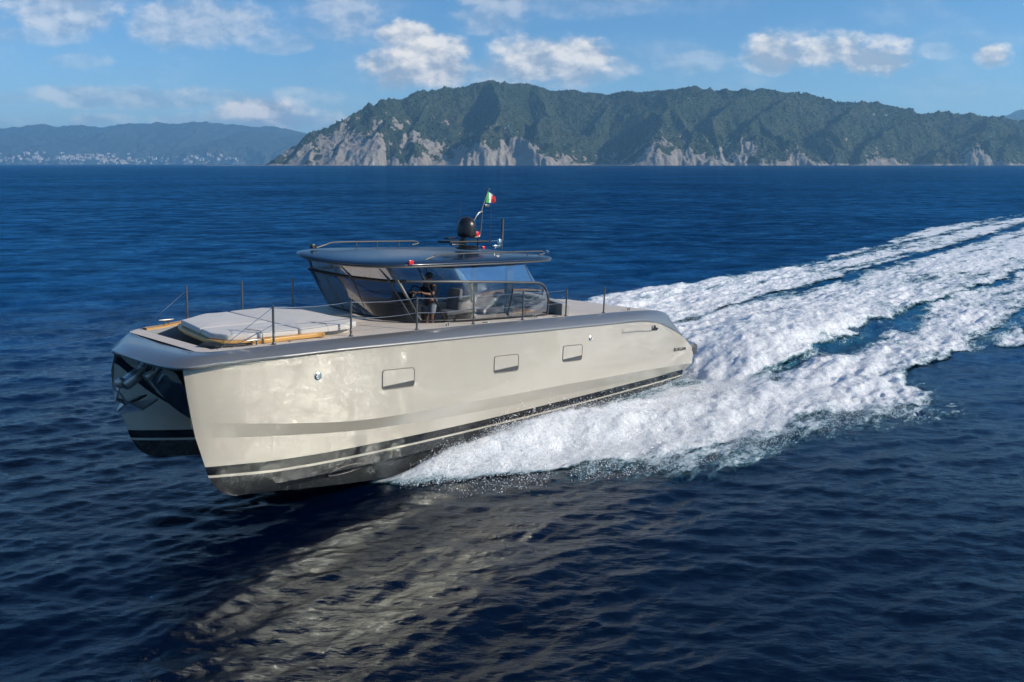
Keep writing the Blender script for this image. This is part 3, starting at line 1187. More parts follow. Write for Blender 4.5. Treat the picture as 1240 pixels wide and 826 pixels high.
def rock1(X, Y, H, steep, sh):
    px = 620 + FPX * X / Y
    near = np.exp(-np.clip(Y - sh, 0, 1e9) / 260)
    west = np.interp(px, [330, 380, 560, 700, 780, 980, 1240], [0.20, 0.50, 0.44, 0.16, 0.34, 0.18, 0.04])
    hi = np.clip(H / 420, 0, 1)
    nb = fbm(X / 150, Y / 150, 4, 61)
    r = 0.20 + (0.12 + 0.55 * sstep(.38, .62, nb)) * near * np.clip(1 - H / 210, 0, 1) + west * (1 - .7 * hi) * 1.2 * sstep(.38, .52, fbm(X / 100, Y / 130, 5, 64)) + 0.16 * np.clip(steep - 0.85, 0, 1) - 0.16 * hi
    oc = sstep(.56, .70, fbm(X / 38, Y / 60, 5, 81)) * np.interp(px, [330, 600, 760, 980, 1240], [.30, .26, .16, .14, .06]) * (1 - .5 * hi)
    return np.where(H < 9, 0.95, r + oc)


cape_m = land_mat('headland_scrub_and_rock', (0.036, 0.050, 0.022), (0.32, 0.28, 0.235))
TX, TY, TH, TR, TS = terrain('headland', crests, -1750, 4700, 4450, 6300, 1250, 330, 0.80, 120, 360, cape_m, rock1,
                             lambda X: 4690 + 35 * np.sin(X / 310) + 60 * np.interp(X, [600, 780, 900], [0, 0, 0]), 40, 70)


def scatter_trees():
    """scrub and umbrella pines: one canopy mesh over the headland"""
    rng = np.random.RandomState(12)
    n = 60000
    iy = rng.randint(0, TX.shape[0] - 1, n)
    ix = rng.randint(0, TX.shape[1] - 1, n)
    keep = (TH[iy, ix] > 18) & (TR[iy, ix] < 0.28 + rng.uniform(0, .55, n) ** 1.5) & (TS[iy, ix] < 1.6)
    iy, ix = iy[keep], ix[keep]
    x = TX[iy, ix] + rng.uniform(-2.5, 2.5, len(ix))
    y = TY[iy, ix] + rng.uniform(-2.5, 2.5, len(ix))
    z = TH[iy, ix]
    s = rng.uniform(2.2, 5.5, len(ix)) * np.where(rng.uniform(0, 1, len(ix)) < 0.08, 1.5, 1)
    bm = bmesh.new()
    bmesh.ops.create_icosphere(bm, subdivisions=1, radius=1)
    base = np.array([v.co[:] for v in bm.verts])
    tri = np.array([[v.index for v in f.verts] for f in bm.faces])
    bm.free()
    nb = len(base)
    jit = 1 + rng.uniform(-.3, .3, (len(x), nb))
    V3 = base[None] * jit[..., None] * s[:, None, None] * np.array([1, 1, .8])
    V3[..., 0] += x[:, None]
    V3[..., 1] += y[:, None]
    V3[..., 2] += (z + s * .35)[:, None]
    F = (np.arange(len(x))[:, None, None] * nb + tri[None]).reshape(-1, 3)
    m = mat('pine_foliage', (0.030, 0.048, 0.020), 0.95, var=0.45, vscale=0.02)
    o = np_mesh('woodland', V3.reshape(-1, 3), F, m, False)
    tag(o, 'dark green scrub and pine canopy covering the rocky headland', 'woodland', kind='stuff')


scatter_trees()

# far mountains behind the headland's right end
pk = [ridge_pt(px, py, 12500) for px, py in ((1150, 200), (1195, 152), (1215, 139), (1240, 133), (1280, 128), (1340, 135), (1420, 160))]
far_m = land_mat('far_slope', (0.040, 0.050, 0.035), (0.30, 0.29, 0.27), True)
terrain('far_hill', [pk], 5500, 12500, 11500, 13800, 240, 80, 0.5, 140, 900, far_m, lambda X, Y, H, s, sh: X * 0 + .1, lambda X: 11600 + X * 0, 90)

# the distant coast to the left, with its town
DC = 13500.0
FS = [(-260, 160), (-120, 150), (-40, 153), (0, 153), (28, 152), (47, 149), (60, 153), (90, 151), (120, 153), (150, 151), (178, 149), (215, 147), (240, 145), (262, 147), (300, 152), (330, 152), (360, 158), (400, 165), (450, 180), (500, 196)]
farc = [ridge_pt(px, py + 1, 17000 - 0 * px) for px, py in FS]


def sp2(*pts):
    return [ridge_pt(px, py, d) for px, py, d in pts]


crests2 = [farc,
           sp2((-120, 152, 17000), (-60, 175, 15200), (-70, 196, 13700)),
           sp2((0, 155, 17000), (25, 168, 15500), (10, 194, 13700)),
           sp2((47, 152, 17000), (85, 165, 15600), (60, 192, 13800)),
           sp2((150, 153, 17000), (125, 159, 15400), (95, 175, 14500), (80, 194, 13700)),
           sp2((178, 152, 17000), (165, 172, 15000), (185, 194, 13700)),
           sp2((240, 148, 17000), (225, 168, 15300), (215, 192, 13800)),
           sp2((330, 155, 16500), (300, 160, 15000), (255, 175, 14300), (200, 190, 13800)),
           sp2((400, 166, 16500), (350, 165, 15000), (300, 180, 14200), (270, 194, 13700))]
FX, FY, FH, FR, FSs = terrain('far_coast', crests2, -11500, -1500, 13300, 18200, 620, 260, 0.34, 210, 1100, far_m,
                              lambda X, Y, H, s, sh: 0.16 + 0.45 * np.exp(-np.clip(Y - sh, 0, 1e9) / 120) + 0 * X, lambda X: 13600 + 120 * np.sin(X / 900), 140, 30)


def town():
    rng = np.random.RandomState(8)
    mw = mat('pale_render', (0.62, 0.58, 0.52), 0.8)
    mr = mat('clay_roof', (0.36, 0.20, 0.14), 0.85)
    protos = []
    for k, (a, b, c) in enumerate(((26, 18, 17), (38, 20, 22), (20, 18, 13), (48, 22, 15))):
        v = [(-a / 2, -b / 2, -14), (a / 2, -b / 2, -14), (a / 2, b / 2, -14), (-a / 2, b / 2, -14), (-a / 2, -b / 2, c), (a / 2, -b / 2, c), (a / 2, b / 2, c), (-a / 2, b / 2, c), (-a / 2, 0, c + 4.5), (a / 2, 0, c + 4.5)]
        f = [(0, 1, 5, 4), (1, 2, 6, 5), (2, 3, 7, 6), (3, 0, 4, 7), (4, 5, 9, 8), (6, 7, 8, 9), (4, 8, 7), (5, 6, 9)]
        me = bpy.data.meshes.new('house')
        me.from_pydata(v, [], f)
        me.materials.append(mw)
        me.materials.append(mr)
        me.polygons.foreach_set('material_index', [0, 0, 0, 0, 1, 1, 0, 0])
        protos.append(me)
    # clusters: px centre, spread, height band (0 shore - 1), weight
    cl = [(20, 16, .06, 30), (62, 22, .16, 46), (100, 22, .22, 44), (45, 12, .42, 12), (125, 20, .26, 30), (150, 16, .05, 34), (170, 14, .06, 18), (145, 16, .32, 12), (205, 24, .10, 22),
          (240, 20, .12, 24), (275, 22, .12, 26), (300, 14, .12, 16)]
    n = 0
    sh_row = {}
    cand = (FH > 6)
    for px, sp_, hb, wgt in cl:
        for _ in range(wgt):
            for _t in range(30):
                q = px + rng.normal(0, sp_ * .7)
                hh = abs(rng.normal(hb, .09)) * 380 + 8
                # march inland on this bearing until the ground reaches hh
                k = (q - 620) / FPX
                col_y = np.arange(13550, 16500, 25.0)
                ixx = np.clip(((col_y * k) - FX[0, 0]) / (FX[0, 1] - FX[0, 0]), 0, FX.shape[1] - 1).astype(int)
                iyy = np.clip((col_y - FY[0, 0]) / (FY[1, 0] - FY[0, 0]), 0, FX.shape[0] - 1).astype(int)
                hcol = FH[iyy, ixx]
                w_ = np.where(hcol > hh)[0]
                if len(w_):
                    i = w_[0]
                    y = col_y[i] + rng.uniform(-10, 10)
                    x = y * k
                    z = hcol[i]
                    o = bpy.data.objects.new('house', protos[rng.randint(4)])
                    COL.objects.link(o)
                    o.location = (x, y, z)
                    o.rotation_euler = (0, 0, rng.uniform(-.5, .5))
                    s = rng.uniform(.7, 1.25)
                    o.scale = (s, s, s)
                    tag(o, 'tiny pale house of the distant coastal town across the sea', 'house', 'pale houses of the distant coastal town')
                    n += 1
                    break
            if n >= 300:
                return


town()
# two white villas high on the headland
vm = bpy.data.meshes.new('villa_wall')
for px, py, d in ((1073, 139, 5330), (1058, 138, 5380)):
    a, y, z = px_dir(px, py)
    o = empty('villa', loc=(a / y * d, d, CAM_H + z / y * d - 4))
    tag(o, 'pale villa among the trees high on the right of the headland, ' + ('nearer the right edge' if px > 1065 else 'left of its neighbour'), 'villa')
    b = MB()
    b.box((0, 0, 1), (13, 9, 12), .2)
    b.build('wall', MT['cream'], o, False)
    b = MB()
    b.box((0, 0, 7.6), (14, 10, 1.2), .2)
    b.build('roof', MT['teak_dull'], o, False)

# air between here and the far coast
hz = MB()
hz.box((0, 9000, 490), (36000, 26000, 1000), 0)
hzm = bpy.data.materials.new('sea_air')
hzm.use_nodes = True
ht = NT(hzm.node_tree)
for nd in list(ht.n):
    ht.n.remove(nd)
pv = ht.new('ShaderNodeVolumePrincipled')
pv.inputs['Color'].default_value = (0.36, 0.71, 1.0, 1)
pv.inputs['Density'].default_value = 5.9e-5
pv.inputs['Anisotropy'].default_value = 0.2
ho = ht.new('ShaderNodeOutputMaterial')
ht.l.new(pv.outputs[0], ho.inputs['Volume'])
haze = hz.build('haze', hzm, None, False)
tag(haze, 'pale blue sea air', 'haze', kind='stuff')

# ================================================================== THE YACHT
MT['window_rim'] = mat('shaded_rim', (0.20, 0.185, 0.155), 0.4)
MT['anchor'] = mat('galvanised_steel', (0.30, 0.30, 0.30), 0.30, metal=0.9)
yacht = empty('catamaran_yacht', BOAT)
tag(yacht, 'champagne and silver power catamaran yacht speeding over the blue sea', 'yacht')


def build_hull(sg, parent):
    """one demi-hull plus its half of the tunnel; sg = +1 port, -1 starboard. Lines run transom to stem."""
    K = 56
    q = np.linspace(0, 1, K)
    sd_ = 1 - (1 - q) ** 2.1                       # crowd stations at the stem
    sd_ = 0.25 * q + 0.75 * sd_
    sd_[-1] = 1

    def line(x0, x1, zx, zz, kind, yf, ys, run=7.5, pw=0.62):
        x = x0 + (x1 - x0) * sd_
        z = ninterp(x, zx, zz)
        d = np.clip((x1 - x) / run, 0, 1)
        y = ys + (yf - ys) * np.sin(math.pi / 2 * d) ** pw
        if kind == 'out':
            tuck = np.clip((3.5 - x) / 3.5, 0, 1) ** 2 * 0.12
            y = y - tuck
        return np.stack([x, y * sg, z], -1)
    lipd = 0.0 if sg > 0 else 1.0
    zl = [(0.25, 1.30), (1.3, 1.95), (2.4, 2.36), (3.3, 2.66), (4.5, 2.90), (8.8, 3.04), (14, 3.23), (18.8, 3.38), (21.7, 3.43 - .08 * lipd), (23.1, 3.42 - .2 * lipd)]
    zlx, zlz = zip(*zl)
    k1x, k1z = [0.05, .2, 8.4, 12.8, 17.9, 20.5, 22.9], [0.58, 0.60, 0.99, 1.14, 1.34, 1.68, 2.12]
    k2x, k2z = [0.05, .5, 8.3, 12.8, 17.8, 20.45, 22.8], [0.32, 0.34, 0.59, 0.72, 1.0, 1.33, 1.70]
    stx, stz = [0.2, 8.2, 12.6, 18.6, 20.5, 22.6], [0.33, 0.36, 0.40, 0.58, 0.70, 0.94]
    sbx, sbz = [0.2, 8.2, 12.6, 18.6, 20.5, 22.55], [0.10, 0.11, 0.17, 0.34, 0.455, 0.715]
    L = []
    L.append(line(0.30, 23.10 - .28 * lipd, zlx, zlz, 'out', 2.64, 2.30 - .22 * lipd, 5, .55))
    L.append(line(0.25, 23.05 - .24 * lipd, [0.25, 1.3, 3.3, 5, 10, 15, 23.05], [1.24, 1.75, 2.42, 2.62, 2.78, 2.98, 3.2 - .2 * lipd], 'out', 2.60, 2.28 - .18 * lipd, 5, .55))
    L.append(line(0.10, 22.98 - .1 * lipd, [0.1, 4, 10, 15, 19, 22.98], [1.05, 1.5, 1.85, 2.1, 2.4, 2.75 - .12 * lipd], 'out', 2.60, 2.24 - .08 * lipd, 6, .55))
    L.append(line(0.05, 22.86, k1x, k1z, 'out', 2.56, 2.18, 7, .58))
    L.append(line(0.30, 22.78, k2x, k2z, 'out', 2.39, 2.165, 7.5, .6))
    L.append(line(0.45, 22.55, stx, stz, 'out', 2.33, 2.13))
    L.append(line(0.45, 22.49, sbx, sbz, 'out', 2.31, 2.125))
    L.append(line(0.45, 22.46, sbx, [z - .065 for z in sbz], 'out', 2.30, 2.12))
    L.append(line(0.45, 22.30, [0, 8, 14, 18.6, 21, 22.3], [-.18, -.18, -.14, -.02, .12, .34], 'out', 2.27, 2.10))
    L.append(line(0.45, 22.08, [0, 8, 14, 18.6, 21, 22.1], [-.30, -.32, -.30, -.20, -.04, .14], 'out', 2.02, 2.085, 8, .9))
    L.append(line(0.45, 21.75, [0, 8, 14, 17, 19, 21, 21.75], [-.85, -.9, -.88, -.74, -.48, -.12, 0.0], 'out', 1.85, 2.07, 8))
    # inboard face
    L.append(line(0.45, 22.08, [0, 8, 14, 18.6, 21, 22.1], [-.30, -.32, -.30, -.20, -.04, .14], 'in', 1.35, 2.07, 6, .75))
    L.append(line(0.45, 22.46, sbx, [z - .065 for z in sbz], 'in', 1.25, 2.11, 6, .72))
    L.append(line(0.45, 22.49, sbx, sbz, 'in', 1.24, 2.115, 6, .72))
    L.append(line(0.45, 22.55, stx, stz, 'in', 1.22, 2.12, 6, .72))
    tz = [-.1, .3, .95, 1.7, 2.45, 3.05, 3.36]
    tx = [0, 12, 19.5, 21.2, 22.2, 22.85, 23.2]
    L.append(line(0.45, 22.86, tx + [], [max(a, b) for a, b in zip([.45, .6, .95, 1.12, 1.5, 2.0, 2.1], [0] * 7)], 'in', 1.15, 2.16, 5, .72))
    L.append(line(0.45, 23.02 - .2 * lipd, tx, [.55, .7, 1.0, 1.35, 2.1, 2.85, 3.12 - .12 * lipd], 'in', 1.08, 2.20 - .12 * lipd, 4, .75))
    L.append(line(0.45, 23.14 - .32 * lipd, tx, [.62, .78, 1.06, 1.55, 2.36, 3.02, 3.34 - .14 * lipd], 'in', 0.98, 2.02 - .12 * lipd, 4, .8))
    a = line(0.45, 23.30, tx, [.64, .80, 1.02, 1.40, 2.08, 2.92, 3.39 - .05 * lipd], 'in', 0.55, 1.1, 4, .9)
    L.append(a)
    b = line(0.45, 23.42, tx, [.60, .74, .92, 1.22, 1.86, 2.78, 3.40], 'in', 0.0, 0.0, 4)
    L.append(b)
    n = len(L)
    V_ = np.concatenate(L)
    V_ = [tuple(p) for p in V_]
    faces, mi = [], []
    # 0 champagne 1 gloss black 2 bottom 3 tunnel 4 silver-ish shadow facet
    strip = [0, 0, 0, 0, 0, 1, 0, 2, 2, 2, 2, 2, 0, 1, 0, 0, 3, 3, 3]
    for j in range(n - 1):
        for i in range(K - 1):
            f = (j * K + i, j * K + i + 1, (j + 1) * K + i + 1, (j + 1) * K + i)
            faces.append(f if sg < 0 else f[::-1])
            mi.append(strip[j])
    tf = tuple(j * K for j in range(n))
    faces.append(tf if sg > 0 else tf[::-1])
    mi.append(2)
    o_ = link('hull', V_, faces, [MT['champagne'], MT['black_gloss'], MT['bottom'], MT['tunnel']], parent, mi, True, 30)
    shp = o_.data.attributes.get('sharp_edge') or o_.data.attributes.new('sharp_edge', 'BOOLEAN', 'EDGE')
    hard = {3, 4, 7, 9}
    for e_ in o_.data.edges:
        a_, b_ = e_.vertices
        if a_ // K == b_ // K and a_ // K in hard and max(a_ % K, b_ % K) < K - 3:
            shp.data[e_.index].value = True
    return o_


hull_p = build_hull(1, yacht)
hull_s = build_hull(-1, yacht)

# gunwale: the wide silver roll from the stern quarter round the bow
GO = [(0.28, 2.50, 1.31), (0.7, 2.53, 1.60), (1.3, 2.55, 1.97), (1.95, 2.58, 2.24), (2.6, 2.61, 2.44), (3.4, 2.64, 2.70), (4.6, 2.66, 2.91), (6.5, 2.66, 2.98), (8.8, 2.66, 3.06), (11.5, 2.66, 3.15), (14, 2.66, 3.25), (16.5, 2.66, 3.33),
      (18.8, 2.66, 3.41), (20.4, 2.66, 3.44), (21.7, 2.66, 3.47), (22.5, 2.66, 3.48), (22.95, 2.62, 3.47), (23.2, 2.48, 3.46), (23.36, 2.2, 3.45), (23.46, 1.6, 3.45), (23.5, 0.9, 3.45), (23.5, 0.1, 3.45)]
GI = [(0.55, 2.20, 1.46), (0.95, 2.24, 1.80), (1.4, 2.26, 2.28), (1.85, 2.28, 2.66), (2.3, 2.28, 2.97), (3.0, 2.27, 3.14), (4.0, 2.26, 3.22), (6.2, 2.25, 3.31), (8.5, 2.25, 3.38), (11.2, 2.25, 3.46), (13.7, 2.25, 3.53), (16.2, 2.25, 3.59),
      (18.5, 2.25, 3.63), (20.1, 2.25, 3.66), (21.3, 2.24, 3.67), (21.9, 2.20, 3.67), (22.25, 2.1, 3.66), (22.45, 1.9, 3.65), (22.55, 1.55, 3.64), (22.58, 1.1, 3.63), (22.56, 0.6, 3.62), (22.54, 0.05, 3.61)]


def zs_deck(x):
    return np.interp(x, [0, 3, 4, 8.5, 13.7, 18.5, 21.3, 22.6], [3.1, 3.14, 3.22, 3.38, 3.53, 3.63, 3.67, 3.64])


def raise_s(x):
    """the far side deck stands higher than the near one, fairing down to the bow"""
    return 0.26 * float(np.interp(x, [0, 7.2, 9.0, 14, 18.0, 20.6, 21.6], [0, 0, .9, 1, 0.9, 0.45, 0.0]))


def mirror(p, lip):
    x, y, z = p
    if lip:
        k = float(np.interp(x, [21, 23.0], [0, 1])) * float(np.interp(y, [0.2, 2.2], [0, 1]))
        return (x - 0.40 * k, -y * (1 - 0.12 * k), z - 0.25 * k + (raise_s(x) if x < 21.6 else 0))
    k = float(np.interp(x, [21.9, 22.5], [0, 1])) * float(np.interp(y, [0.3, 1.9], [0, 1]))
    return (x - 0.05 * k, -y, z - 0.0 * k + (raise_s(x) if x < 21.6 else 0))


go = GO + [mirror(p, True) for p in reversed(GO[:-1])]
STB = [(23.42, -.62, 3.41), (23.28, -1.12, 3.35), (23.08, -1.56, 3.29), (22.85, -1.90, 3.25), (22.58, -2.16, 3.24), (22.18, -2.38, 3.28), (21.55, -2.56, 3.38)]
for i_, q_ in enumerate(STB):
    go[len(GO) + i_] = q_
gi = GI + [mirror(p, False) for p in reversed(GI[:-1])]
both = smooth_curve([a + b for a, b in zip(go, gi)], 5)
vs = []
PROF = [(-0.10, -0.09), (-0.012, -0.055), (0.0, -0.02), (0.015, 0.03)]
for q in both:
    O = Vector(q[:3])
    I = Vector(q[3:])
    inw = (I - O)
    hz = Vector((inw.x, inw.y, 0)).normalized()
    upn = Vector((0, 0, 1))
    ring = [O + hz * 0.16 + upn * -0.05, O + hz * 0.03 + upn * -0.05, O, O + hz * 0.01 + upn * 0.03]
    for t in (0.12, 0.3, 0.5, 0.7, 0.86, 0.95):
        bul = 0.10 * math.sin(math.pi * t ** 0.85) * inw.length
        base = O + inw * t
        nrm = (upn * hz.dot(inw) - hz * inw.z).normalized()
        ring.append(base + nrm * bul)
    ring += [I + upn * 0.01, I + hz * 0.035 + upn * 0.0, I + hz * 0.04 - upn * 0.06]
    vs += ring
nc = 13
f = [x[::-1] for x in grid_faces(len(both), nc)]
link('gunwale', vs, f, MT['silver'], yacht, None, True, 40)

# deck: a sheet inside the gunwale with a sunken anchor well and a sunken cockpit
inner_x = [q[3] for q in both if q[4] > 0]
inner_y = [q[4] for q in both if q[4] > 0]
half = sorted((x, y) for x, y in zip(inner_x, inner_y))
hx = np.array([a for a, b in half])
hy = np.array([b for a, b in half])
XW0, XW1, YW = 20.35, 22.12, 1.78
XC0, XC1 = 8.3, 15.3


def cockpit_hw(x):
    return float(np.interp(x, [8.3, 8.5, 13.4, 14.3, 14.9, 15.3], [1.6, 1.66, 1.66, 1.42, 1.10, 0.75]))


def deck_z(x, y):
    return float(zs_deck(x)) + 0.012 + (raise_s(x) * min(1, max(0, -y / 2.2)))


xs = sorted(set([0.6, 1.0, 1.5, 2.0, 2.5, XC0 - .004, XC0, XC1, XC1 + .004, XW0 - .004, XW0, XW1, XW1 + .004, 22.3, 22.45, 22.5] + [round(a, 2) for a in np.arange(3.2, 22.1, 0.3)]))
vs, cols = [], []
e = 0.004
for x in xs:
    hw_ = float(np.interp(x, hx, hy))
    yw = YW if x > 17 else cockpit_hw(x) if XC0 <= x <= XC1 else 1.5
    yw = min(yw, hw_ - 0.03)
    row = [hw_, (hw_ + yw) / 2, yw + e, yw, yw * .5, 0, -yw * .5, -yw, -yw - e, -(hw_ + yw) / 2, -hw_]
    for k, y in enumerate(row):
        z = deck_z(x, y)
        if x < 2.9:
            z = float(np.interp(x, [0.6, 1.2, 1.5, 2.5, 2.9], [1.45, 1.5, 1.6, 3.0, 3.14]))
        if 3 <= k <= 7:
            if XW0 <= x <= XW1:
                z -= 0.62
            elif XC0 <= x <= XC1:
                z -= 1.0
        vs.append((x, y, z))
f, mi = [], []
for i in range(len(xs) - 1):
    for j in range(10):
        f.append((i * 11 + j, i * 11 + j + 1, (i + 1) * 11 + j + 1, (i + 1) * 11 + j))
        steep = abs(vs[i * 11 + j][2] - vs[(i + 1) * 11 + j][2]) > .3 or abs(vs[i * 11 + j][2] - vs[i * 11 + j + 1][2]) > .3
        xm = (xs[i] + xs[i + 1]) / 2
        low = XC0 <= xm <= XC1 and 3 <= j <= 6
        well = XW0 <= xm <= XW1 and 3 <= j <= 6
        capst = XW0 <= xm <= 22.3 and j >= 7
        mi.append(1 if steep else 2 if low else 3 if well else 0)
link('deck', vs, f, [MT['deck'], MT['grey_gel'], MT['sole'], MT['teak_dull']], yacht, mi, False)

# varnished cap along the starboard side of the bow well and along the cockpit side
cap = MB()
pts = [(22.05, -1.93), (21.6, -1.98), (21.0, -2.0), (20.3, -2.0), (19.6, -2.0)]
vsc = []
for x, y in smooth_curve(pts, 4):
    z = deck_z(x, y)
    for dy, dz in ((.13, .0), (.13, .045), (-.13, .045), (-.13, .0)):
        vsc.append((x, y + dy, z + dz))
cap.add(vsc, grid_faces(len(vsc) // 4, 4, True))
cap.build('toe_cap', MT['teak'], yacht, True, 40)
cap = MB()
pts = [(9.6, -1.75), (8.9, -1.8), (8.2, -1.82), (7.4, -1.82), (6.5, -1.8), (5.8, -1.76)]
vsc = []
for x, y in smooth_curve(pts, 4):
    z = 3.74 + 0.12 * math.sin(math.pi * min(1, max(0, (x - 5.6) / 4.2)))
    for dy, dz in ((.16, .0), (.16, .05), (-.16, .05), (-.16, .0)):
        vsc.append((x, y + dy, z + dz))
cap.add(vsc, grid_faces(len(vsc) // 4, 4, True))
cap.build('bulwark_cap', MT['teak'], yacht, True, 40)

def dens_o(line_, w_):
    L = [Vector(p) for p in line_]
    A_, B_ = [], []
    for i_ in range(len(L)):
        d_ = (L[min(i_ + 1, len(L) - 1)] - L[max(i_ - 1, 0)]).normalized()
        n_ = Vector((-d_.y, d_.x))
        A_.append(tuple(L[i_] + n_ * w_))
        B_.append(tuple(L[i_] - n_ * w_))
    return A_ + B_[::-1]


# cockpit bulwark, starboard, pale inside
b = MB()
vsb = []
for x in np.arange(5.4, 11.3, 0.3):
    top = float(np.interp(x, [5.4, 6.4, 7.7, 9.7, 10.6, 11.2], [3.5, 3.74, 3.86, 3.80, 3.78, 3.7]))
    hwc = max(cockpit_hw(x) + .05, .5) if x < 12.5 else cockpit_hw(x) + .05
    for y, z in ((-hwc, 2.5), (-hwc, top - .03), (-hwc - .05, top), (-hwc - .22, top), (-hwc - .27, top - .04), (-hwc - .27, 3.2)):
        vsb.append((x, y, z))
b.add(vsb, [q[::-1] for q in grid_faces(len(vsb) // 6, 6)])
b.build('bulwark', MT['cream'], yacht, True, 40)
# low port coaming at the after end of the cockpit
b = MB()
co = [(8.45, -1.95), (8.15, -1.2), (8.0, -.3), (8.15, .8), (8.5, 1.6), (8.85, 2.08)]
co = smooth_curve(co, 4)
b.slab(dens_o(co, .13), 2.5, 3.86, .05, zf=lambda x, y: -.02 * y)
b.build('coaming', MT['cream'], yacht, True, 40)

# ---------------------------------------------------------------- hull side fittings
def on_side(x, z, off=0.0):
    """point on the port topside by casting against the hull mesh"""
    dep = bpy.context.evaluated_depsgraph_get
    ok, loc, nrm, idx = hull_p.ray_cast(Vector((x, 5, z)), Vector((0, -1, 0)))
    if not ok:
        return Vector((x, 2.6, z)), Vector((0, 1, 0))
    if nrm.y < 0:
        nrm = -nrm
    return loc + nrm * off, nrm


bpy.context.view_layer.update()


def rounded_rect(hw_, hh_, r, n=5):
    o = []
    for cx, cy, a0 in ((hw_ - r, hh_ - r, 0), (-hw_ + r, hh_ - r, 90), (-hw_ + r, -hh_ + r, 180), (hw_ - r, -hh_ + r, 270)):
        for k in range(n + 1):
            a = R_(a0 + 90 * k / n)
            o.append((cx + r * math.cos(a), cy + r * math.sin(a)))
    return o


def side_panel(xc, zc, hw_, hh_, name='hull_window'):
    """recessed rounded port: a frame standing 8 mm proud round a sunk pane, with shade laid on as a dark strip at the foot"""
    P0, N0 = on_side(xc, zc)
    ux = Vector((-1, 0, 0))
    ux = (ux - N0 * ux.dot(N0)).normalized()
    up_ = N0.cross(ux)
    if up_.z < 0:
        up_ = -up_
    tilt = 0.055
    ux2 = ux * math.cos(tilt) - up_ * math.sin(tilt)
    fr = MB()
    A = rounded_rect(hw_ + .016, hh_ + .016, .11)
    B = rounded_rect(hw_, hh_, .09)
    C = rounded_rect(hw_ - .012, hh_ - .012, .08)
    rings = []
    for out, off in ((A, -.01), (A, .020), (B, .020), (C, .006)):
        rings += [P0 + ux2 * a + up_ * c + N0 * off for a, c in out]
    n = len(A)
    fr.add(rings, grid_faces(4, n, True))
    o = fr.build(name, MT['window_rim'], yacht, True, 30)
    pn = MB()
    vs_ = [P0 + ux2 * a + up_ * c + N0 * .011 for a, c in C] + [P0 + N0 * .011]
    pn.add(vs_, [(i, (i + 1) % n, n) for i in range(n)])
    pn.build('pane', MT['champagne'], o, True, 30)
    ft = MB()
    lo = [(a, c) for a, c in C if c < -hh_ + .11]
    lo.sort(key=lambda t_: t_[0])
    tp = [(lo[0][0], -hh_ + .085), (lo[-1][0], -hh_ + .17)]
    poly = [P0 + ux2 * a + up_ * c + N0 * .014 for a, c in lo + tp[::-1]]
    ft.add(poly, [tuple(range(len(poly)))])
    ft.build('recess_shade', MT['dark_grey'], o, False)  # flat dark strip over the pane, shade of the foot put in as colour
    return o


side_panel(17.03, 2.37, .575, .27)
side_panel(12.52, 2.21, .575, .27)
side_panel(9.02, 2.135, .55, .28)


def disc(name, x, z, r, m, parent=yacht):
    P0, N0 = on_side(x, z)
    q = N0.to_track_quat('Z', 'Y').to_matrix().to_4x4()
    b_ = MB()
    vs_ = []
    prof = [(r, 0), (r, .02), (r * .8, .03), (r * .55, .024), (r * .5, .012), (0.001, .012)]
    for rr, zz in prof:
        for j in range(16):
            a = 2 * math.pi * j / 16
            vs_.append(P0 + q.to_3x3() @ Vector((rr * math.cos(a), rr * math.sin(a), zz)))
    b_.add(vs_, grid_faces(len(prof), 16, True))
    return b_.build(name, m, parent)


disc('porthole', 19.68, 2.80, .10, MT['steel'])
disc('porthole', 7.98, 2.55, .09, MT['steel'])
disc('drain_outlet', 10.72, 0.30, .09, MT['steel'])
# vent slot aft, with its dark after end
vt = MB()
pts = []
for x, z0_, z1_ in ((5.9, 2.58, 2.72), (4.9, 2.54, 2.69), (3.75, 2.45, 2.66)):
    p, nn_ = on_side(x, z0_, .015)
    p2, n2_ = on_side(x, z1_, .015)
    pts += [p, p2]
vt.add(pts, [(0, 1, 3, 2), (2, 3, 5, 4)])
vt.build('vent_slot', MT['champagne'], yacht, False)
vt = MB()
pts = []
for x, z in ((3.85, 2.44), (3.45, 2.405), (3.15, 2.62), (3.9, 2.65)):
    p, nn_ = on_side(x, z, .02)
    pts.append(p)
vt.add(pts, [(0, 1, 2, 3)])
vt.build('vent_mouth', MT['black'], yacht, False)
vt = MB()
vt.tube([on_side(x, z, .012)[0] for x, z in ((5.95, 2.55), (4.9, 2.51), (3.85, 2.42))], .014, 6)
vt.build('vent_lip', MT['silver'], yacht)
# oval scuff plate of the bow thruster low on the hull
vt = MB()
ov = []
for j in range(28):
    a = 2 * math.pi * j / 28
    ov.append(on_side(18.5 + .62 * math.cos(a), -.06 + .14 * math.sin(a), .008)[0])
vt.tube(ov, .012, 6, close=True)
vt.build('thruster_ring', MT['dark_grey'], yacht)

# name on the quarter
cu = bpy.data.curves.new('name_text', 'FONT')
cu.body = 'BLUEGAME'
cu.size = 0.21
cu.extrude = 0.004
cu.space_character = 1.15
to = bpy.data.objects.new('tmp_text', cu)
COL.objects.link(to)
bpy.context.view_layer.update()
tm = bpy.data.meshes.new_from_object(to)
bpy.data.objects.remove(to)
tw = max(v.co.x for v in tm.vertices)
pA, nA = on_side(1.95, 1.36)
pB, nB = on_side(0.85, 1.28)
ux = (pB - pA).normalized()
nrm = (nA + nB).normalized()
up_ = nrm.cross(ux)
if up_.z < 0:
    up_ = -up_
kk = (pB - pA).length / tw
for v in tm.vertices:
    c = v.co.copy()
    v.co = pA + ux * (c.x * kk) + up_ * (c.y * kk) + nrm * (c.z + .016)
tm.name = 'name_lettering'
tm.materials.clear()
tm.materials.append(MT['black'])
tob = bpy.data.objects.new('name_lettering', tm)
COL.objects.link(tob)
tob.parent = yacht

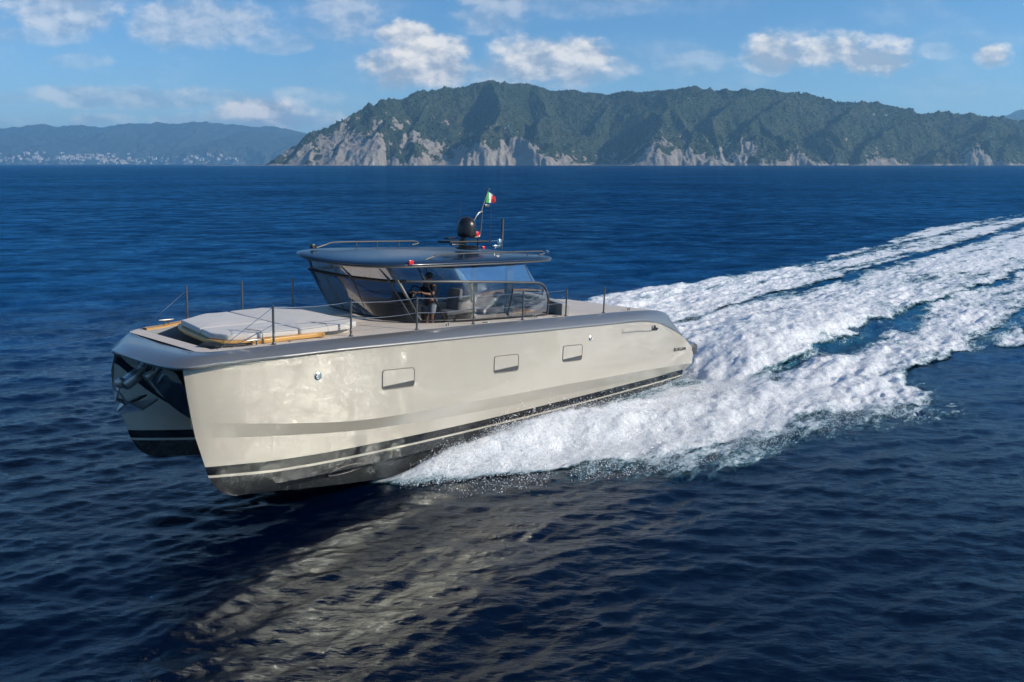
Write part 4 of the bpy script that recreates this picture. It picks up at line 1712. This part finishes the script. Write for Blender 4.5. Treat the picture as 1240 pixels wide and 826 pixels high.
# swim platform with its corner block and cleat
sp = MB()
sp.slab([(1.3, 2.3), (0.1, 2.40), (-.38, 2.28), (-.55, 1.9), (-.58, -1.9), (-.38, -2.28), (0.1, -2.40), (1.3, -2.3)], 1.12, 1.46, .06)
o = sp.build('swim_platform', MT['silver'], yacht)
b = MB()
b.box((-.22, 2.18, 1.16), (.62, .42, .50), .12)
b.build('bumper', MT['dark_grey'], o)


def cleat(x, y, z, parent, sc_=1.0):
    b_ = MB()
    b_.tube([(x - .05 * sc_, y, z), (x - .05 * sc_, y, z + .09 * sc_)], .018 * sc_, 6)
    b_.tube([(x + .05 * sc_, y, z), (x + .05 * sc_, y, z + .09 * sc_)], .018 * sc_, 6)
    b_.tube([(x - .16 * sc_, y, z + .10 * sc_), (x - .06 * sc_, y, z + .095 * sc_), (x + .06 * sc_, y, z + .095 * sc_), (x + .16 * sc_, y, z + .10 * sc_)], [.01 * sc_, .022 * sc_, .022 * sc_, .01 * sc_], 8)
    return b_.build('cleat', MT['darksteel'], parent)


cleat(0.30, 2.22, 1.50, yacht, 1.6)
cleat(4.9, 2.15, 3.28, yacht, 1.0)
cleat(10.5, 2.08, 3.47, yacht, 1.0)
cleat(21.15, 2.05, 3.70, yacht, 1.3)
cleat(21.4, -2.05, 3.73, yacht, 1.3)
cleat(14.7, 2.1, 3.58, yacht, .9)

# ---------------------------------------------------------------- stanchions and life lines
def stanchion(x, y, h=0.97):
    z = deck_z(x, y)
    b_ = MB()
    b_.tube([(x, y, z), (x, y, z + h)], .030, 10)
    o_ = b_.build('stanchion', MT['darksteel'], yacht)
    b_ = MB()
    b_.lathe([(.06, 0), (.06, .02), (.042, .035), (.035, .06)], (x, y, z + .001), 12)
    b_.build('foot', MT['darksteel'], o_)
    return Vector((x, y, z))


SX = [20.68 - 2.35 * t for t in range(7)]
bases = [stanchion(x, 2.16 if i < 6 else 2.14) for i, x in enumerate(SX)]
for x in (20.75, 19.05, 17.32):
    stanchion(x, -2.14)
for hh_ in (0.93, 0.50):
    for i in range(6):
        a, c = bases[i], bases[i + 1]
        if i == 5:
            continue
        pts = [a.lerp(c, t) + Vector((0, 0, hh_ - 0.05 * math.sin(math.pi * t))) for t in (0, .25, .5, .75, 1)]
        MB().tube(pts, .007, 5).build('lifeline', MT['steel'], yacht)
a = bases[0]
MB().tube([a + Vector((0, 0, .93)), Vector((22.0, 1.98, 3.70))], .007, 5).build('lifeline', MT['steel'], yacht)
MB().tube([a + Vector((0, 0, .50)), Vector((21.7, 2.02, 3.70))], .007, 5).build('lifeline', MT['steel'], yacht)
MB().tube([(20.75, -2.14, deck_z(20.75, -2.1) + .85), (22.1, -1.9, 3.70)], .006, 5).build('lifeline', MT['steel'], yacht)

# ---------------------------------------------------------------- foredeck: bed plinth, rim, anchor gear
plo = [(21.0, 0.1), (21.05, .9), (20.95, 1.5), (20.4, 1.62), (18.2, 1.5), (17.9, 1.2), (17.9, -1.6), (18.4, -1.75), (20.3, -1.2), (20.9, -.6)]
pl = MB()
pl.slab(smooth_curve(plo, 3, True), 3.0, 3.70, .05)
pl.build('bed_plinth', MT['cream'], yacht)
rim = [(21.50, -1.15), (21.70, -.4), (21.84, .6), (21.88, 1.15), (21.74, 1.6), (21.3, 1.84), (20.4, 1.92), (19.3, 1.92), (19.0, 1.7), (19.0, -1.6), (20.2, -1.75), (21.2, -1.5)]
pl = MB()
pl.slab(smooth_curve(rim, 4, True), 3.70, 3.812, .025, zf=lambda x, y: 0.012 * (-y))
pl.build('bed_rim', MT['teak'], yacht)
# round catch on the plinth and low locker beside it
b = MB()
b.box((21.1, 1.72, 3.70), (.16, .16, .10), .03)
b.build('winch_block', MT['grey_gel'], yacht)
b = MB()
b.slab([(22.2, 1.35), (22.0, 1.75), (21.4, 1.98), (21.1, 1.9), (21.5, 1.55), (22.0, 1.2)], 3.68, 3.74, .02)
b.build('fairlead_pad', MT['rubber'], yacht)
for y in (-1.3, -.3, .7, 1.6):
    b = MB()
    b.box((22.36, y, 3.645), (.13, .05, .02), .005)
    b.build('deck_bolt', MT['black'], yacht)
b = MB()
b.box((19.9, 2.02, 3.675), (.5, .10, .02), .006)
b.build('deck_hatch', MT['grey_gel'], yacht)
for x in (13.0, 9.4):
    b = MB()
    b.box((x, 2.05, deck_z(x, 2) + .004), (.20, .09, .02), .008)
    b.build('deck_filler', MT['black'], yacht)

# anchor hanging in the bow arch
anc = MB()
anc.box((23.16, -.02, 2.86), (.75, .34, .26), .06, mtx=Matrix.Rotation(R_(32), 4, 'Y'))
anc.box((23.0, .55, 2.98), (.40, .18, .18), .05, mtx=Matrix.Rotation(R_(20), 4, 'Y'))
anc_o = anc.build('anchor', MT['anchor'], yacht, True, 30)
b = MB()
b.tube([(23.05, 0, 2.98), (23.55, -.05, 2.68), (23.62, -.06, 2.36), (23.35, -.03, 2.18)], [.055, .05, .045, .06], 8)
b.build('shank', MT['anchor'], anc_o)
for sy in (-1, 1):
    b = MB()
    b.add([(23.40, 0.02 * sy, 2.24), (23.62, .10 * sy, 2.05), (23.30, .58 * sy, 2.16), (22.78, .30 * sy, 2.30), (23.40, 0.02 * sy, 2.18), (23.62, .10 * sy, 2.00), (23.30, .58 * sy, 2.13), (22.78, .30 * sy, 2.25)],
          [(0, 1, 2, 3), (7, 6, 5, 4), (0, 4, 5, 1), (1, 5, 6, 2), (2, 6, 7, 3), (3, 7, 4, 0)])
    b.build('fluke', MT['anchor'], anc_o, False)
b = MB()
b.lathe([(.08, 0), (.13, .02), (.13, .10), (.08, .12)], (0, 0, -.06), 14)
rollv = [Matrix.Rotation(R_(90), 3, 'X') @ Vector(v) + Vector((23.52, 0, 2.75)) for v in b.v]
b.v = rollv
b.build('roller', MT['anchor'], anc_o)
b = MB()
b.tube([(23.52, -.12, 2.85), (23.64, -.14, 2.6), (23.58, .1, 2.5), (23.45, .12, 2.25)], .022, 6)
b.tube([(23.1, .3, 3.1), (22.95, .35, 2.85), (22.8, .1, 2.75)], .03, 6)
b.build('guard_rail', MT['anchor'], anc_o)

# ---------------------------------------------------------------- deckhouse
# full outlines from the port after end, round the upright front, to the starboard after end
BB = [(9.55, 1.80, 3.46), (10.8, 1.80, 3.50), (12.0, 1.78, 3.54), (13.2, 1.72, 3.58), (14.2, 1.52, 3.61), (15.0, 1.22, 3.64), (15.55, .75, 3.67), (15.80, .15, 3.70), (15.95, -.6, 3.74), (16.15, -1.3, 3.83), (16.25, -1.75, 3.90),
      (15.9, -2.0, 3.90), (15.0, -2.02, 3.88), (13.0, -2.0, 3.85), (11.5, -2.0, 3.80), (9.6, -2.0, 3.74)]
KK = [(10.4, 1.95, 4.66), (11.4, 1.94, 4.72), (12.6, 1.90, 4.79), (14.0, 1.76, 4.86), (15.0, 1.42, 4.88), (15.55, 1.02, 4.88), (15.85, .55, 4.88), (16.1, .0, 4.90), (16.45, -.6, 4.95), (16.85, -1.3, 5.05), (17.0, -1.68, 5.11),
      (16.7, -2.0, 5.10), (15.6, -2.1, 5.07), (13.4, -2.1, 5.02), (11.8, -2.1, 4.96), (10.4, -2.1, 4.88)]
RR = [(10.75, 1.66, 5.36), (11.6, 1.66, 5.36), (12.9, 1.64, 5.37), (14.5, 1.56, 5.38), (15.3, 1.36, 5.38), (15.9, 1.02, 5.39), (16.25, .60, 5.39), (16.5, .05, 5.41), (16.8, -.6, 5.44), (17.08, -1.25, 5.49), (17.15, -1.62, 5.51),
      (16.8, -1.95, 5.52), (15.8, -2.05, 5.51), (13.6, -2.05, 5.48), (12.0, -2.05, 5.46), (10.75, -2.0, 5.44)]
cb, ck, cr = smooth_curve(BB, 6), smooth_curve(KK, 6), smooth_curve(RR, 6)
for a0, a1 in ((0, 33), (33, 61), (61, 91)):
    b_, k_, r_ = cb[a0:a1], ck[a0:a1], cr[a0:a1]
    n = len(b_)
    mid = [tuple(Vector(a).lerp(Vector(c), .5) + Vector((.02, .02 if a0 == 0 else 0, 0))) for a, c in zip(b_, k_)]
    link('side_glass' if a0 != 33 else 'windscreen', list(b_) + mid + list(k_), grid_faces(3, n), MT['glass'], yacht)
    link('upper_screen', list(k_) + list(r_), grid_faces(2, n), MT['clear'], yacht)


def swept_end(K0, B0, nm):
    K0, B0 = Vector(K0), Vector(B0)
    y1 = K0.y
    tail = [tuple(K0), (K0.x - .25, y1, K0.z - .05), (K0.x - .5, y1, K0.z - .20), (K0.x - .8, (y1 + B0.y) / 2, K0.z - .62), tuple(B0)]
    mb = MB()
    fan = [Vector(p) for p in tail]
    mb.add([tuple(p) for p in fan] + [tuple((K0 + B0) / 2)], [(0, 1, 5), (1, 2, 5), (2, 3, 5), (3, 4, 5)])
    mb.build('end_glass', MT['glass'], yacht, False)
    return smooth_curve(tail, 4)[1:]


tp_ = swept_end(ck[0], cb[0], 'p')
ts_ = swept_end(ck[-1], cb[-1], 's')
MB().tube(tp_[::-1] + list(ck[:30]), .042, 8).build('belt_rail', MT['dark_grey'], yacht)
MB().tube(list(ck[29:]) + ts_, .05, 8).build('belt_rail', MT['black'], yacht)
MB().tube([(p[0], p[1], p[2] + .02) for p in cb], .026, 6).build('glass_sill', MT['black'], yacht)
# raked pillars: (index at the foot, index at the head, radius)
for tb, tt, r in ((24, 24, .030), (30, 33, .055), (32, 36, .028), (45, 48, .03), (53, 55, .035), (60, 60, .04), (72, 70, .04), (84, 84, .03)):
    a, c = Vector(cb[tb]), Vector(cr[tt])
    k_ = Vector(ck[(tb + tt) // 2])
    m_ = a.lerp(c, .72)
    m_ = m_.lerp(k_, .5)
    cen_ = Vector((13.5, -.2, m_.z))
    inn_ = (cen_ - m_).normalized() * .05
    MB().tube([a + inn_, m_ + inn_, c + inn_], r, 8).build('pillar', MT['darksteel'] if r > .05 else MT['dark_grey'], yacht)
MB().tube([Vector(ck[1]), Vector(cr[0])], .02, 6).build('screen_edge', MT['darksteel'], yacht)
MB().tube([Vector(ck[-2]), Vector(cr[-1])], .02, 6).build('screen_edge', MT['darksteel'], yacht)

# after roof post
b = MB()
b.box((11.0, 1.25, 4.35), (.34, .16, 2.1), .04)
b.build('roof_post', MT['dark_grey'], yacht)
b = MB()
b.box((9.9, -1.5, 4.5), (.30, .12, 1.8), .04)
b.build('roof_post', MT['dark_grey'], yacht)

# hardtop: an edge-rounded lens
RO = [(8.35, .1, 5.38), (8.45, .8, 5.40), (8.9, 1.4, 5.41), (9.9, 1.75, 5.41), (11.5, 1.82, 5.41), (13.2, 1.82, 5.42), (14.8, 1.76, 5.42), (16.0, 1.56, 5.42), (16.8, 1.12, 5.43), (17.3, .45, 5.45),
      (17.52, -.3, 5.49), (17.58, -1.0, 5.54), (17.45, -1.65, 5.59), (17.1, -2.1, 5.62), (16.2, -2.33, 5.63), (14.5, -2.36, 5.61), (12.5, -2.36, 5.58), (10, -2.25, 5.54), (8.9, -1.8, 5.48), (8.4, -.9, 5.42)]
ro = smooth_curve(RO, 4, True)
n = len(ro)
cx, cy = 13.3, -.2
rings = []
for kk_, dz in ((.90, -.055), (.975, -.05), (.994, -.03), (1.0, 0.0), (.994, .028), (.972, .055), (.93, .082), (.85, .11), (.70, .135), (.45, .155), (.15, .165)):
    rings.append([(cx + (p[0] - cx) * kk_, cy + (p[1] - cy) * kk_, p[2] * kk_ + 5.52 * (1 - kk_) + dz) for p in ro])
vs_ = [p for r in rings for p in r]
fs = grid_faces(len(rings), n, True)
vs_.append((cx, cy, 5.687))
fs += [((len(rings) - 1) * n + i, (len(rings) - 1) * n + (i + 1) % n, len(vs_) - 1) for i in range(n)]
vs_.append((cx, cy, 5.44))
fs += [((i + 1) % n, i, len(vs_) - 1) for i in range(n)]
roof = link('hardtop', vs_, fs, [MT['roof'], MT['dark_grey']], yacht, [1 if q[0] < n * 1 and max(q) < n * 2 or q[-1] == len(vs_) - 1 else 0 for q in fs], True, 50)
MB().tube([(p[0] * .985 + cx * .015, cy + (p[1] - cy) * .975, p[2] - .06) for p in ro], .03, 6, close=True).build('edge_trim', MT['darksteel'], roof)


def roof_rail(pts, name='roof_rail'):
    o_ = MB().tube(smooth_curve(pts, 5), .028, 8).build(name, MT['dark_grey'], roof)
    return o_


# rails on the roof (far one and near one)
for y0_, xa, xb, up0 in ((-1.75, 16.7, 12.4, 5.80), (1.38, 15.0, 9.4, 5.58)):
    top = [(xa, y0_, up0 - .05), (xa - .35, y0_ * 1.0, up0 + .04), (xa - .9, y0_ * 1.03, up0 + .11), (xb + .6, y0_ * 1.05, up0 + .10), (xb + .15, y0_ * 1.05, up0 + .09), (xb, y0_ * 1.05, up0 + .02), (xb + .3, y0_ * 1.05, up0 - .03)]
    roof_rail(top)
    for xx in (xa - 1.6, (xa + xb) / 2 - .3, xb + .9):
        MB().tube([(xx, y0_ * 1.04, up0 - .12), (xx, y0_ * 1.04, up0 + .10)], .018, 6).build('rail_post', MT['darksteel'], roof)
b = MB()
b.box((16.85, -1.72, 5.80), (.14, .14, .14), .02)
b.build('camera_box', MT['black'], roof)
b = MB()
b.box((15.75, 1.60, 5.50), (.18, .10, .13), .02)
b.build('navigation_light', MT['red'], roof)
b = MB()
b.tube([(8.55, .9, 5.55), (8.55, .9, 5.66)], .03, 6)
b.tube([(8.45, .75, 5.62), (8.6, 1.0, 5.62)], .03, 6)
b.build('stern_light', MT['steel'], roof)

# radar scanner and satellite dome
DX, DY = 12.05, .15
b = MB()
b.lathe([(.34, 0), (.42, .03), (.42, .07), (.30, .11), (.16, .13)], (DX - .1, DY, 5.72), 24)
b.build('dome_base', MT['dome'], roof)
rad = MB()
rad.slab([(DX + 1.0, DY - .30), (DX + 1.05, DY + .0), (DX + .95, DY + .25), (DX - .85, DY + .30), (DX - .95, DY), (DX - .85, DY - .3)], 5.95, 6.02, .03)
rad.tube([(DX + .1, DY, 5.80), (DX + .1, DY, 6.12)], .09, 10)
rad.tube([(DX + .35, DY + .1, 5.80), (DX + .35, DY + .1, 6.10)], .03, 8)
rad.tube([(DX - .5, DY + .1, 5.80), (DX - .5, DY + .1, 6.10)], .03, 8)
rad.build('radar_platform', MT['black'], roof)
sc2 = MB()
sc2.box((DX + .62, DY - .05, 6.10), (.70, .16, .06), .02, mtx=Matrix.Rotation(R_(20), 4, 'Z'))
sc2.box((DX + .58, DY + .2, 5.90), (.60, .12, .05), .02)
sc2.build('radar_scanner', MT['black'], roof)
dm = MB()
prof = [(.05, 0), (.24, .0), (.30, .04), (.325, .10), (.33, .16)]
for i in range(7):
    t = i / 6 * math.pi / 2
    prof.append((.33 * math.cos(t) + .0005, .36 + .33 * math.sin(t)))
dm.lathe(prof, (DX - .05, DY, 6.13), 32)
dm.build('satellite_dome', MT['dome'], roof, True, 60)
b = MB()
b.box((DX - .40, DY + .12, 6.24), (.16, .16, .18), .03)
b.box((DX - .40, DY + .45, 5.80), (.14, .10, .10), .03)
b.build('red_light', MT['red'], roof)
# raked mast with its lamp
ms = MB()
ms.tube(smooth_curve([(DX - .25, DY, 6.12), (DX - .62, DY, 6.14), (DX - .72, DY, 6.30), (DX - .78, DY, 6.9), (DX - .74, DY, 6.98)], 4), .028, 8)
ms.tube(smooth_curve([(DX - .30, DY, 6.45), (DX - .44, DY, 6.75), (DX - .62, DY, 6.95), (DX - .80, DY, 6.99)], 4), .026, 8)
ms.tube([(DX - .72, DY, 6.97), (DX - 1.02, DY, 7.62), (DX - 1.06, DY, 7.72)], [.026, .02, .018], 8)
ms.lathe([(.02, 0), (.055, .01), (.055, .06), (.03, .08)], (DX - 1.06, DY, 7.72), 10)
ms.box((DX - .98, DY, 7.20), (.24, .12, .10), .02)
mast = ms.build('mast', MT['darksteel'], roof)
# whip aerials
for ax, az_, h_ in ((DX + .15, 6.75, .62), (DX - 1.35, 5.72, 1.75)):
    MB().tube([(ax, DY - .1, az_), (ax + .01, DY - .1, az_ + h_)], [.010, .004], 5).build('aerial', MT['dark_grey'], roof)
b = MB()
b.tube([(DX - 1.72, DY + .1, 5.70), (DX - 1.72, DY + .1, 6.05)], .03, 8)
b.tube([(DX - 1.72, DY + .1, 6.0), (DX - 1.74, DY + .1, 6.76)], [.05, .045], 10)
b.build('stick_aerial', MT['dark_grey'], roof)
b = MB()
b.box((DX - 1.45, DY + .1, 5.80), (.30, .12, .10), .02)
b.box((DX - 1.6, DY + .1, 5.92), (.14, .10, .26), .03)
b.tube([(DX - 1.15, DY + .1, 5.98), (DX - 1.75, DY + .1, 6.0)], .02, 6)
b.build('aerial_bracket', MT['steel'], roof)

# ---------------------------------------------------------------- cockpit furniture seen through the glass
b = MB()
b.slab([(15.55, -1.4), (15.5, .0), (15.2, .62), (14.85, .95), (14.6, .8), (14.65, -1.5), (15.3, -1.75)], 2.6, 4.12, .08)
b.build('dashboard', MT['dark_grey'], yacht)
b = MB()
b.box((14.85, .20, 4.24), (.14, 1.0, .36), .04, mtx=Matrix.Rotation(R_(-25), 4, 'Y'))
b.build('instrument_panel', MT['black'], yacht)
wh = MB()
wh.tube([(14.50 + .05 * math.cos(a), .45 + .26 * math.sin(a), 4.40 + .24 * math.cos(a)) for a in np.linspace(0, 2 * math.pi, 20, endpoint=False)], .018, 6, close=True)
wh.tube([(14.50, .20, 4.40), (14.50, .70, 4.40)], .014, 6)
wh.tube([(14.50, .45, 4.40), (14.75, .45, 4.30)], .02, 6)
wh.build('steering_wheel', MT['black'], yacht)


def seat(x, y):
    b_ = MB()
    b_.box((x, y, 3.32), (.35, .35, .62), .06)
    o_ = b_.build('helm_seat', MT['dark_grey'], yacht)
    q = MB()
    q.box((x, y, 3.70), (.62, .58, .16), .06)
    q.build('seat_pad', MT['upholstery'], o_)
    q = MB()
    q.box((x - .30, y, 4.10), (.16, .58, .74), .06, mtx=Matrix.Rotation(R_(-8), 4, 'Y'))
    q.build('backrest', MT['upholstery'], o_)


b = MB()
b.slab([(14.6, 1.0), (14.6, -1.5), (12.6, -1.5), (12.6, 1.3), (13.8, 1.3)], 2.55, 3.02, .03)
b.build('helm_platform', MT['sole'], yacht)
seat(13.15, .50)
seat(13.15, -.65)
b = MB()
b.box((11.9, -1.25, 3.0), (1.0, .6, .9), .08)
b.build('galley_counter', MT['grey_gel'], yacht)
sf = MB()
sf.box((8.75, 0, 3.05), (.75, 3.2, .55), .12)
sf.box((9.9, -1.3, 3.05), (2.4, .7, .55), .12)
sf.box((8.45, 0, 3.55), (.2, 3.1, .42), .08)
sf.box((9.9, -1.6, 3.52), (2.4, .2, .42), .08)
sf.build('sofa', MT['upholstery'], yacht)
tb_ = MB()
tb_.tube([(9.9, -.2, 2.5), (9.9, -.2, 3.3)], .09, 10)
to_ = tb_.build('table', MT['darksteel'], yacht)
q = MB()
q.slab([(11.0, -.75), (11.0, .35), (9.0, .4), (9.0, -.75)], 3.42, 3.48, .02)
q.build('table_top', MT['teak_dull'], to_)
q = MB()
q.slab([(10.6, .37), (10.4, .75), (8.95, .8), (8.95, .42)], 3.42, 3.48, .02)
q.build('table_leaf', MT['teak'], to_)

# ---------------------------------------------------------------- things that lie or stand on the yacht
sunpad = empty('sun_pad', BOAT @ Matrix.Translation((19.7, 0, 3.80)))
tag(sunpad, 'large pale grey sunbathing mattress on the foredeck in front of the windscreen', 'mattress')
BOX = Matrix.Translation((-19.7, 0, -3.80))


def mattress(outline, z0, z1, name):
    b_ = MB()
    b_.slab([(x - 19.7, y) for x, y in outline], z0 - 3.8, z1 - 3.8, .035, zf=lambda x, y: 0.014 * (-y) + 0.010 * math.sin(x * 5.1) * math.cos(y * 2.3))
    return b_.build(name, MT['cushion'], sunpad, True, 60)


def rnd(pts, r=0.12, n=3):
    out = []
    k = len(pts)
    for i in range(k):
        p = Vector(pts[i])
        a = (Vector(pts[i - 1]) - p)
        c = (Vector(pts[(i + 1) % k]) - p)
        rr = min(r, a.length * .4, c.length * .4)
        p0 = p + a.normalized() * rr
        p1 = p + c.normalized() * rr
        for j in range(n + 1):
            t = j / n
            out.append(tuple((1 - t) ** 2 * p0 + 2 * t * (1 - t) * p + t * t * p1))
    return out


def dens_(pts, step=.12):
    out = []
    for i in range(len(pts)):
        a, c = Vector(pts[i]), Vector(pts[(i + 1) % len(pts)])
        m = max(1, int((c - a).length / step))
        out += [tuple(a.lerp(c, j / m)) for j in range(m)]
    return out


Z0, Z1 = 3.815, 3.97
mattress(dens_(rnd([(21.47, -1.05), (21.70, .42), (19.75, .40), (19.75, -1.75), (20.4, -1.72)], .06)), Z0, Z1, 'front_cushion')
mattress(dens_(rnd([(21.70, .46), (21.83, 1.15), (21.6, 1.60), (21.1, 1.78), (19.75, 1.84), (19.75, .44)], .06)), Z0, Z1, 'front_cushion')
mattress(dens_(rnd([(19.71, -1.75), (19.71, 1.84), (18.25, 1.86), (17.75, 1.65), (17.72, -1.9), (18.4, -1.95)], .08)), Z0 - .02, Z1, 'rear_cushion')
# dark cords over the pad: fixing strap and lifeline shadows drawn as tubes
for xa in (20.95, 19.0):
    pts = [(xa - 19.7, 1.30, Z1 - 3.80 + .012), (xa - .15 - 19.7, 1.74, Z1 - 3.80 + .01), (xa - .15 - 19.7, 1.845, Z1 - 3.8 - .05), (xa - .15 - 19.7, 1.85, -.05)]
    MB().tube(pts, .009, 5).build('strap_and_shadow', MT['dark_grey'], sunpad)

# flag on the mast
fl = empty('ensign', BOAT @ Matrix.Translation((DX - .98, DY, 7.28)))
tag(fl, 'small green white and red flag flying from the mast above the black dome', 'flag')
for k, (nm, mm) in enumerate((('green_band', 'flag_green'), ('white_band', 'flag_white'), ('red_band', 'flag_red'))):
    vs_ = []
    m_, p_ = 5, 7
    for i in range(m_):
        u = (k + i / (m_ - 1)) / 3
        for j in range(p_):
            v = j / (p_ - 1)
            top = .40 - .22 * u * u
            bot = 0.02 + .0 * u
            z = bot + (top - bot) * v
            x = -.42 * u - .07 * v + .04 * u * v
            y = .06 * math.sin(u * 7 + v * 2) * (u ** .5)
            vs_.append((x + .02, y, z))
    link(nm, vs_, grid_faces(m_, p_), MT[mm], fl)
b = MB()
b.lathe([(.001, 0), (.05, 0.003), (.05, .009), (.001, .012)], (0, 0, 0), 10)
vv = [Matrix.Rotation(R_(90), 3, 'X') @ Vector(v) + Vector((-.22, .075, .19)) for v in b.v]
b.v = vv
b.build('emblem', MT['flag_red'], fl)


# ---------------------------------------------------------------- the person at the helm
def skin_figure(name, verts, edges, radii, m, parent, sub=2, root=0):
    me = bpy.data.meshes.new(name)
    me.from_pydata(verts, edges, [])
    o_ = bpy.data.objects.new(name, me)
    COL.objects.link(o_)
    md = o_.modifiers.new('skin', 'SKIN')
    md.use_smooth_shade = True
    for i, r in enumerate(radii):
        v = me.skin_vertices[0].data[i]
        v.radius = (r, r) if not isinstance(r, tuple) else r
        v.use_root = (i == root)
    ss_ = o_.modifiers.new('sub', 'SUBSURF')
    ss_.levels = sub
    ss_.render_levels = sub
    bpy.context.view_layer.update()
    dg = bpy.context.evaluated_depsgraph_get()
    m2 = bpy.data.meshes.new_from_object(o_.evaluated_get(dg))
    bpy.data.objects.remove(o_)
    m2.materials.clear()
    m2.materials.append(m)
    o2 = bpy.data.objects.new(name, m2)
    COL.objects.link(o2)
    o2.parent = parent
    return o2


per = empty('person', BOAT @ Matrix.Translation((13.92, .47, 3.02)) @ Matrix.Scale(1.12, 4))
tag(per, 'person in dark top and white shorts standing at the helm behind the glass', 'person')
# pelvis, waist, chest, neck, head ; arms reach forward to the wheel
V0 = [(0, 0, .95), (0, 0, 1.12), (.02, 0, 1.32), (.03, 0, 1.47), (.05, 0, 1.60), (.07, 0, 1.72),
      (.02, .19, 1.42), (.16, .27, 1.20), (.42, .20, 1.24), (.52, .16, 1.28),
      (.02, -.19, 1.42), (.16, -.27, 1.20), (.42, -.22, 1.24), (.52, -.18, 1.28),
      (0, .10, .88), (.05, .12, .50), (-.02, .12, .10), (.10, .13, .04),
      (0, -.10, .88), (.05, -.12, .50), (-.02, -.12, .10), (.10, -.13, .04)]
E0 = [(0, 1), (1, 2), (2, 3), (3, 4), (4, 5), (3, 6), (6, 7), (7, 8), (8, 9), (3, 10), (10, 11), (11, 12), (12, 13), (0, 14), (14, 15), (15, 16), (16, 17), (0, 18), (18, 19), (19, 20), (20, 21)]
RD = [.15, .14, .16, .07, .10, .095, .075, .05, .035, .03, .075, .05, .035, .03, .10, .065, .045, .04, .10, .065, .045, .04]
body = skin_figure('body', V0, E0, RD, MT['skin'], per)
V1 = [(0, 0, 1.02), (0, 0, 1.15), (.02, 0, 1.32), (.03, 0, 1.45), (.02, .19, 1.42), (.12, .25, 1.24), (.02, -.19, 1.42), (.12, -.25, 1.24)]
skin_figure('shirt', V1, [(0, 1), (1, 2), (2, 3), (3, 4), (4, 5), (3, 6), (6, 7)], [.175, .165, .185, .11, .10, .08, .10, .08], MT['shirt'], per)
V2 = [(0, 0, .98), (0, .10, .88), (.04, .12, .60), (0, -.10, .88), (.04, -.12, .60)]
skin_figure('shorts', V2, [(0, 1), (1, 2), (0, 3), (3, 4)], [.175, .13, .11, .13, .11], MT['white_cloth'], per)
hr = MB()
hr.lathe([(.10, 0), (.118, .05), (.112, .11), (.07, .155), (.02, .17)], (.045, 0, 1.645), 16)
hr.build('hair', MT['hair'], per)
nz = MB()
nz.box((.165, 0, 1.655), (.035, .028, .05), .01)
nz.box((.15, .035, 1.685), (.012, .02, .01), .003)
nz.box((.15, -.035, 1.685), (.012, .02, .01), .003)
nz.build('face_features', MT['skin'], body)
for sy in (1, -1):
    hb = MB()
    bx_, by_ = .54, .17 * sy
    hb.box((bx_, by_, 1.285), (.09, .08, .035), .012)
    for k, (dy, ln) in enumerate(((-.03, .06), (-.01, .07), (.01, .068), (.03, .052))):
        hb.tube([(bx_ + .04, by_ + dy, 1.29), (bx_ + .04 + ln * .5, by_ + dy, 1.285), (bx_ + .04 + ln * .7, by_ + dy, 1.25)], [.0095, .009, .007], 6)
    hb.tube([(bx_ - .02, by_ - .035 * sy, 1.285), (bx_ + .015, by_ - .07 * sy, 1.275), (bx_ + .04, by_ - .075 * sy, 1.26)], [.012, .010, .008], 6)
    hb.build('hand', MT['skin'], body)
